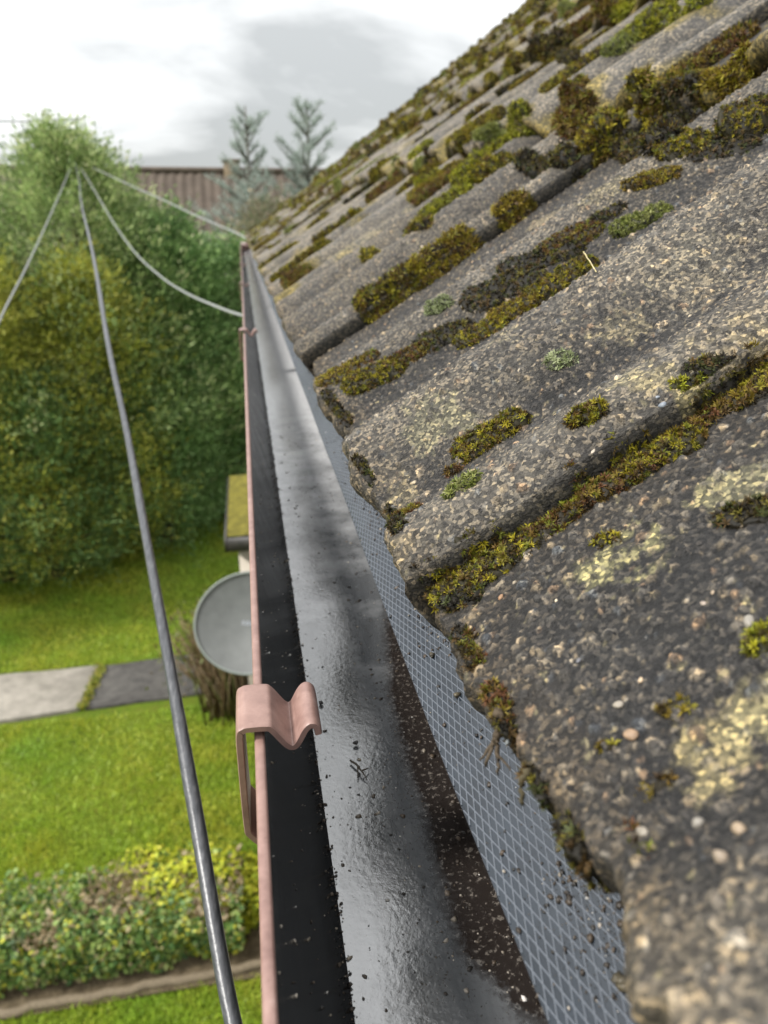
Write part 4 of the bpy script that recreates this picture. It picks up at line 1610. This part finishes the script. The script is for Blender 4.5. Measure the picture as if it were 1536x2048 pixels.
GOLD = [(.44, .46, .025), (.38, .42, .025), (.52, .50, .05), (.25, .31, .02), (.10, .14, .012)]
blob_shrub('golden_shrub', (-.62, 4.50), .62, .40, .46, 6400, GOLD, [.3, .27, .16, .17, .10], .046, 'bright yellow green shrub at the gutter end of the ivy hedge', 'shrub', 3)
blob_shrub('golden_shrub', (-1.05, 4.80), .24, .14, .40, 600, GOLD, [.3, .27, .16, .17, .10], .04, 'small yellow green tuft rising behind the ivy hedge', 'shrub', 4)

# dry brown shrub under the dish
db = empty('dry_shrub', (-.42, 7.12, G), 'dead brown shrub of upright stems below the satellite dish', 'shrub')
r6 = np.random.default_rng(31)
mb = MB()
for k in range(420):
    x0, y0 = -.40 + r6.normal(0, .12), 7.12 + r6.normal(0, .10)
    dx = r6.normal(0, .20) - .06
    h_ = r6.uniform(.6, 1.25)
    cc = random.choice([(.14, .09, .045), (.20, .14, .075), (.09, .06, .035), (.26, .20, .12), (.10, .11, .03)])
    mb.tube([(x0, y0, G), (x0 + dx * .4, y0 + r6.normal(0, .06), G + h_ * .5), (x0 + dx, y0 + r6.normal(0, .14), G + h_)], [.010, .008, .003], 4, cc)
sm = mb.build('stems', M['wood'], db)
sm['kind'] = 'stuff'
n = 1400
P = np.stack([-.60 + r6.normal(0, .20, n), 7.22 + r6.normal(0, .16, n), G + .35 + .85 * r6.random(n)], 1)
V, F, C = leaf_quads(P, r6.normal(0, 1, (n, 3)), .05, pick([(.10, .12, .025), (.16, .12, .05), (.07, .09, .02), (.22, .16, .09)], [.35, .3, .2, .15], n, r6), r6)
fo = mk('foliage', V, F, M['leaf'], db, C)
fo['kind'] = 'stuff'

# grass blades over the lawn
r7 = np.random.default_rng(77)
n = 120000
y = 3.2 + 9.6 * r7.random(n) ** 1.25
x = -.30 * y - 1.0 + (.30 * y + 1.25) * r7.random(n) - .25
ok = ~((y > 7.22) & (y < 8.30) & (x < .3)) & ~((y > 3.88) & (y < 4.25))
x, y = x[ok], y[ok]
n = len(x)
hgt = r7.uniform(.02, .055, n) * (1 + .6 * vnoise(np.stack([x, y], 1), 2.0, 3, 2))
an = r7.uniform(0, 6.28, n)
wd = .006
lean = r7.normal(0, .022, (n, 2))
P0 = np.stack([x - wd * np.cos(an), y - wd * np.sin(an), np.full(n, G)], 1)
P1 = np.stack([x + wd * np.cos(an), y + wd * np.sin(an), np.full(n, G)], 1)
P2 = np.stack([x + lean[:, 0], y + lean[:, 1], G + hgt], 1)
V = np.stack([P0, P1, P2], 1).reshape(-1, 3)
tone = vnoise(np.stack([x, y], 1), 1.1, 21, 4)[:, None]
tone2 = vnoise(np.stack([x, y], 1), 2.6, 23, 4)[:, None]
C = np.array([.32, .45, .045]) + tone * np.array([.13, .06, .01]) + np.clip(tone2, 0, 1) * np.array([.20, .09, .02]) + np.clip(-tone2, 0, 1) * np.array([-.10, -.08, 0])
C = np.clip(C * r7.uniform(.65, 1.35, (n, 1)), .01, .5)
go = mk('grass', V, np.arange(n * 3).reshape(-1, 3), M['grass'], None, np.repeat(C, 3, 0))
setp(go, 'short bright green grass of the lawn', 'grass', None, 'stuff')
# yellow weeds in the joint between the slabs
n = 500
t = r7.random(n)
P = np.stack([-2.04 + .07 * t + r7.normal(0, .03, n), 7.36 + .87 * t, G + .04 + .03 * r7.random(n)], 1)
V, F, C = leaf_quads(P, r7.normal(0, .5, (n, 3)) + np.array([0, 0, 1.0]), .035, pick([(.22, .22, .02), (.14, .18, .02), (.28, .24, .03)], [.4, .35, .25], n, r7), r7)
wo = mk('path_weeds', V, F, M['leaf'], None, C)
setp(wo, 'yellow green weeds growing in the joint of the path', 'weeds', None, 'stuff')


# ------------------------------------------------------------------ trees
def conifer(name, ctr, hgt, rad, n, pal, p, label, cat, seed, leaf=.11, taper=.55, base=.02, droop=0.0, group=None):
    r = np.random.default_rng(seed)
    root = empty(name, (ctr[0], ctr[1], G), label, cat, group)
    mb = MB()
    mb.tube([(ctr[0], ctr[1], G), (ctr[0] + .04, ctr[1], G + hgt * .5), (ctr[0], ctr[1], G + hgt * .97)], [.14, .09, .015], 8, (.09, .065, .045))
    for k in range(34):
        t = r.uniform(.08, .92)
        a_ = r.uniform(0, 6.28)
        R = rad * .75 * (1 - t ** 1.6 * .9)
        z = G + hgt * t
        mb.tube([(ctr[0], ctr[1], z - .1), (ctr[0] + R * .5 * math.cos(a_), ctr[1] + R * .5 * math.sin(a_), z), (ctr[0] + R * math.cos(a_), ctr[1] + R * math.sin(a_), z + .12)], [.03, .018, .006], 5, (.08, .06, .04))
    mb.build('trunk', M['wood'], root, True)
    # sprays: clumps of leaves that fan out and up from points on a lumpy crown
    ncl = int(n // 20 * 1.25)
    t = r.random(ncl) ** .85
    a_ = r.uniform(0, 2 * np.pi, ncl)
    env = np.clip(1 - t ** 2.2, 0, 1) ** taper * (base + (1 - base) * sstep(-.05, .12, t))
    lump = 1 + .85 * vnoise(np.stack([np.cos(a_) * 1.6, np.sin(a_) * 1.6, t * hgt * .85], 1), 1.15, seed, 3)
    inner = 1 - .42 * r.random(ncl) ** 2.0
    R = rad * env * lump * inner
    hol = vnoise(np.stack([np.cos(a_) * rad, np.sin(a_) * rad, t * hgt * 1.2], 1), 1.5, seed + 40, 2)
    R = R * np.where(hol < -.02, .76, 1.0)
    ctrs = np.stack([ctr[0] + R * np.cos(a_), ctr[1] + R * np.sin(a_), G + .05 + t * hgt + .12 * r.normal(0, 1, ncl)], 1)
    outw = np.stack([np.cos(a_), np.sin(a_), r.uniform(.3, 1.3, ncl) - droop], 1) + r.normal(0, .35, (ncl, 3))
    cl = pick(pal, p, ncl, r, .3)
    per = 20
    P = np.repeat(ctrs, per, 0)
    O = np.repeat(outw, per, 0)
    m = len(P)
    along = r.uniform(-.1, 1.0, (m, 1)) * (1 - .6 * sstep(.6, 1, np.repeat(t, per)))[:, None] * .46 * leaf / .075
    spread = r.normal(0, .062 * leaf / .075, (m, 3))
    P = P + O * along + spread
    dirn = O + r.normal(0, .45, (m, 3))
    dirn /= np.linalg.norm(dirn, axis=1, keepdims=True)
    side = np.cross(dirn, r.normal(0, 1, (m, 3)))
    side /= np.linalg.norm(side, axis=1, keepdims=True) + 1e-9
    L = (leaf * r.uniform(.6, 1.4, m))[:, None]
    wd = L * .15
    V = np.stack([P, P + dirn * L * .5 + side * wd, P + dirn * L, P + dirn * L * .5 - side * wd], 1).reshape(-1, 3)
    o = np.arange(m)[:, None] * 4
    F = np.concatenate([o + np.array([[0, 1, 2]]), o + np.array([[0, 2, 3]])])
    C = np.clip(np.repeat(cl, per, 0) * r.uniform(.75, 1.3, (m, 1)) * 1.1, 0, .6)
    crown = mk('crown', V, F, M['leaf'], root, np.repeat(C, 4, 0))
    return root


DARK = [(.07, .14, .045), (.13, .22, .07), (.19, .30, .105), (.25, .36, .14)]
MIDG = [(.14, .21, .07), (.22, .30, .105), (.32, .40, .16), (.40, .45, .21)]
OLIV = [(.24, .27, .04), (.38, .39, .065), (.50, .48, .10), (.13, .17, .035)]
BUSH = [(.18, .19, .11), (.25, .21, .14), (.12, .15, .08), (.30, .25, .18)]
TREES = [
    ((-2.55, 13.0), 6.05, 2.0, 27000, MIDG, 'tall green conifer hiding the pole where the cables meet', 'conifer tree', 11, .13, .75),
    ((-4.30, 12.4), 5.45, 1.55, 15000, MIDG, 'green conifer at the left edge behind the golden bush', 'conifer tree', 12, .13, .6),
    ((-3.75, 11.0), 4.75, 1.00, 13000, OLIV, 'golden olive conifer at the left edge of the picture', 'conifer tree', 13, .11, .5),
    ((-2.35, 11.6), 4.30, 1.05, 14000, OLIV, 'golden olive conifer in the middle, crossed by the thick cable', 'conifer tree', 14, .11, .5),
    ((-1.25, 13.1), 4.85, 1.35, 18000, DARK, 'dark green conifer beside the gutter, crossed by the sagging cable', 'conifer tree', 15, .13, .6),
    ((-1.75, 14.2), 4.95, 1.30, 12000, MIDG, 'green conifer standing behind, in front of the brown roof', 'conifer tree', 16, .13, .6),
    ((-.15, 13.9), 4.45, 1.10, 12000, DARK, 'dark green conifer just beyond the far end of the gutter', 'conifer tree', 17, .12, .55),
    ((-3.1, 11.0), 2.9, 1.05, 10000, DARK, 'low dark green bush at the foot of the golden conifers', 'bush', 18, .10, .45),
    ((-1.55, 12.1), 2.9, 1.0, 10000, DARK, 'low dark bush filling the foot of the hedge near the porch', 'bush', 19, .10, .45),
    ((-.45, 13.3), 2.6, .9, 7000, DARK, 'low dark bush at the hedge end behind the porch', 'bush', 20, .10, .45),
    ((.60, 16.0), 5.15, 1.7, 12000, BUSH, 'greyish brown bush below the two young spruces', 'bush', 21, .12, .6),
    ((2.2, 17.0), 5.3, 1.6, 9000, BUSH, 'grey green bush showing past the roof edge', 'bush', 22, .12, .6),
    ((-4.9, 10.2), 3.4, 1.1, 8000, OLIV, 'golden olive bush cut by the left edge of the picture', 'bush', 23, .11, .5),
]
for (ctr, hgt, rad, n, pal, lab, cat, seed, leaf, tp) in TREES:
    conifer('conifer_tree' if 'conifer' in cat else 'bush', ctr, hgt, rad, int(n * 2.5), pal, [.25, .3, .27, .18], lab, cat, seed, leaf * .66, tp)


def spruce(ctr, top, label, seed):
    """a thin young spruce: leader, whorls of rising branches, short needles"""
    r = np.random.default_rng(seed)
    root = empty('young_spruce', (ctr[0], ctr[1], G), label, 'spruce tree')
    mb = MB()
    mb.tube([(ctr[0], ctr[1], G), (ctr[0], ctr[1], top * .4 + G * .6), (ctr[0], ctr[1], top)], [.10, .07, .014], 7, (.13, .12, .10))
    NV, NF, NC, k0 = [], [], [], 0
    segs = [(np.array([ctr[0], ctr[1], top - 1.6]), np.array([ctr[0], ctr[1], top]))]
    z = top - .35
    lev = 0
    while z > top - 4.2:
        nb = 5
        L = .22 + .27 * (top - z)
        a0 = r.uniform(0, 6.28)
        for q in range(nb):
            a_ = a0 + q * 6.28 / nb + r.uniform(-.25, .25)
            l = L * r.uniform(.45, 1.3)
            b0 = np.array([ctr[0], ctr[1], z + r.uniform(-.18, .18)])
            b1 = b0 + np.array([math.cos(a_) * l, math.sin(a_) * l, l * r.uniform(.6, 1.1)])
            mb.tube([b0, (b0 + b1) / 2 - np.array([0, 0, l * .07]), b1], [.02, .014, .005], 5, (.13, .12, .10))
            segs.append((b0, b1))
            for w_ in range(4):
                t = r.uniform(.3, .9)
                c = b0 + (b1 - b0) * t
                sgn = 1 if w_ % 2 else -1
                e = c + np.array([math.cos(a_ + sgn * .9), math.sin(a_ + sgn * .9), .45]) * l * .32
                segs.append((c, e))
                segs.append((c, c + (e - c) * .6 + np.array([0, 0, .1])))
        z -= r.uniform(.16, .36)
        lev += 1
    mb.build('trunk', M['wood'], root, True)
    P, D = [], []
    for a_, b_ in segs:
        n = int(np.linalg.norm(b_ - a_) * 80) + 6
        t = r.random((n, 1))
        ax = (b_ - a_) / (np.linalg.norm(b_ - a_) + 1e-9)
        d = r.normal(0, 1, (n, 3)) + ax * .8
        P.append(a_ + (b_ - a_) * t)
        D.append(d / np.linalg.norm(d, axis=1, keepdims=True))
    P, D = np.concatenate(P), np.concatenate(D)
    n = len(P)
    side = np.cross(D, r.normal(0, 1, (n, 3)))
    side /= np.linalg.norm(side, axis=1, keepdims=True) + 1e-9
    L = r.uniform(.06, .13, (n, 1))
    V = np.stack([P - side * .005, P + side * .005, P + D * L], 1).reshape(-1, 3)
    C = pick([(.34, .40, .36), (.42, .48, .43), (.26, .31, .27)], [.4, .3, .3], n, r)
    mk('crown', V, np.arange(3 * n).reshape(-1, 3), M['leaf'], root, np.repeat(C, 3, 0))


spruce((.26, 18.0), 2.28, 'pale young spruce with an open crown, the left and wider of two', 5)
spruce((1.57, 18.2), 2.46, 'pale young spruce with a slim pointed top, nearest the roof edge', 6)

# ------------------------------------------------------------------ house beyond the trees
fh = empty('distant_house', (1, 28, G), 'house with a long brown pantile roof behind the conifers', 'house')
mb = MB()
nx, ny = 330, 9
xs = np.linspace(-9, 11, nx)
ts = np.linspace(0, 1, ny)
X, T = np.meshgrid(xs, ts, indexing='ij')
Yr = 25.2 + 2.8 * T
Zr = -1.4 + 3.0 * T + .03 * np.cos(X * 2 * np.pi / .30)
mb.add(np.stack([X.ravel(), Yr.ravel(), Zr.ravel()], 1), grid_faces(nx, ny))
mb.add([(-9, 28, 1.6), (11, 28, 1.6), (11, 30.8, -1.4), (-9, 30.8, -1.4)], [(0, 1, 2, 3)])
rf = mb.build('roof', M['pantile'], fh)
mb = MB()
mb.tube([(-9, 28, 1.62), (11, 28, 1.62)], .10, 8)
mb.build('ridge_tiles', M['pantile'], fh)
mb = MB()
mb.box((-8.7, 25.5, G - .1), (10.7, 30.5, -1.2))
mb.build('wall', M['render'], fh)
mb = MB()
mb.box((-.42, 27.8, 1.0), (.12, 28.3, 1.90))
mb.box((-.46, 27.75, 1.901), (.16, 28.35, 1.96))
mb.build('chimney', M['brick'], rf)
for k in range(5):
    mb = MB()
    mb.box((-7.5 + k * 3.6, 25.44, -3.0), (-6.2 + k * 3.6, 25.49, -1.8))
    wf = mb.build('window', M['white'], fh)
    mb = MB()
    mb.box((-7.4 + k * 3.6, 25.41, -2.92), (-6.3 + k * 3.6, 25.435, -1.88))
    mb.build('pane', M['glass'], wf)
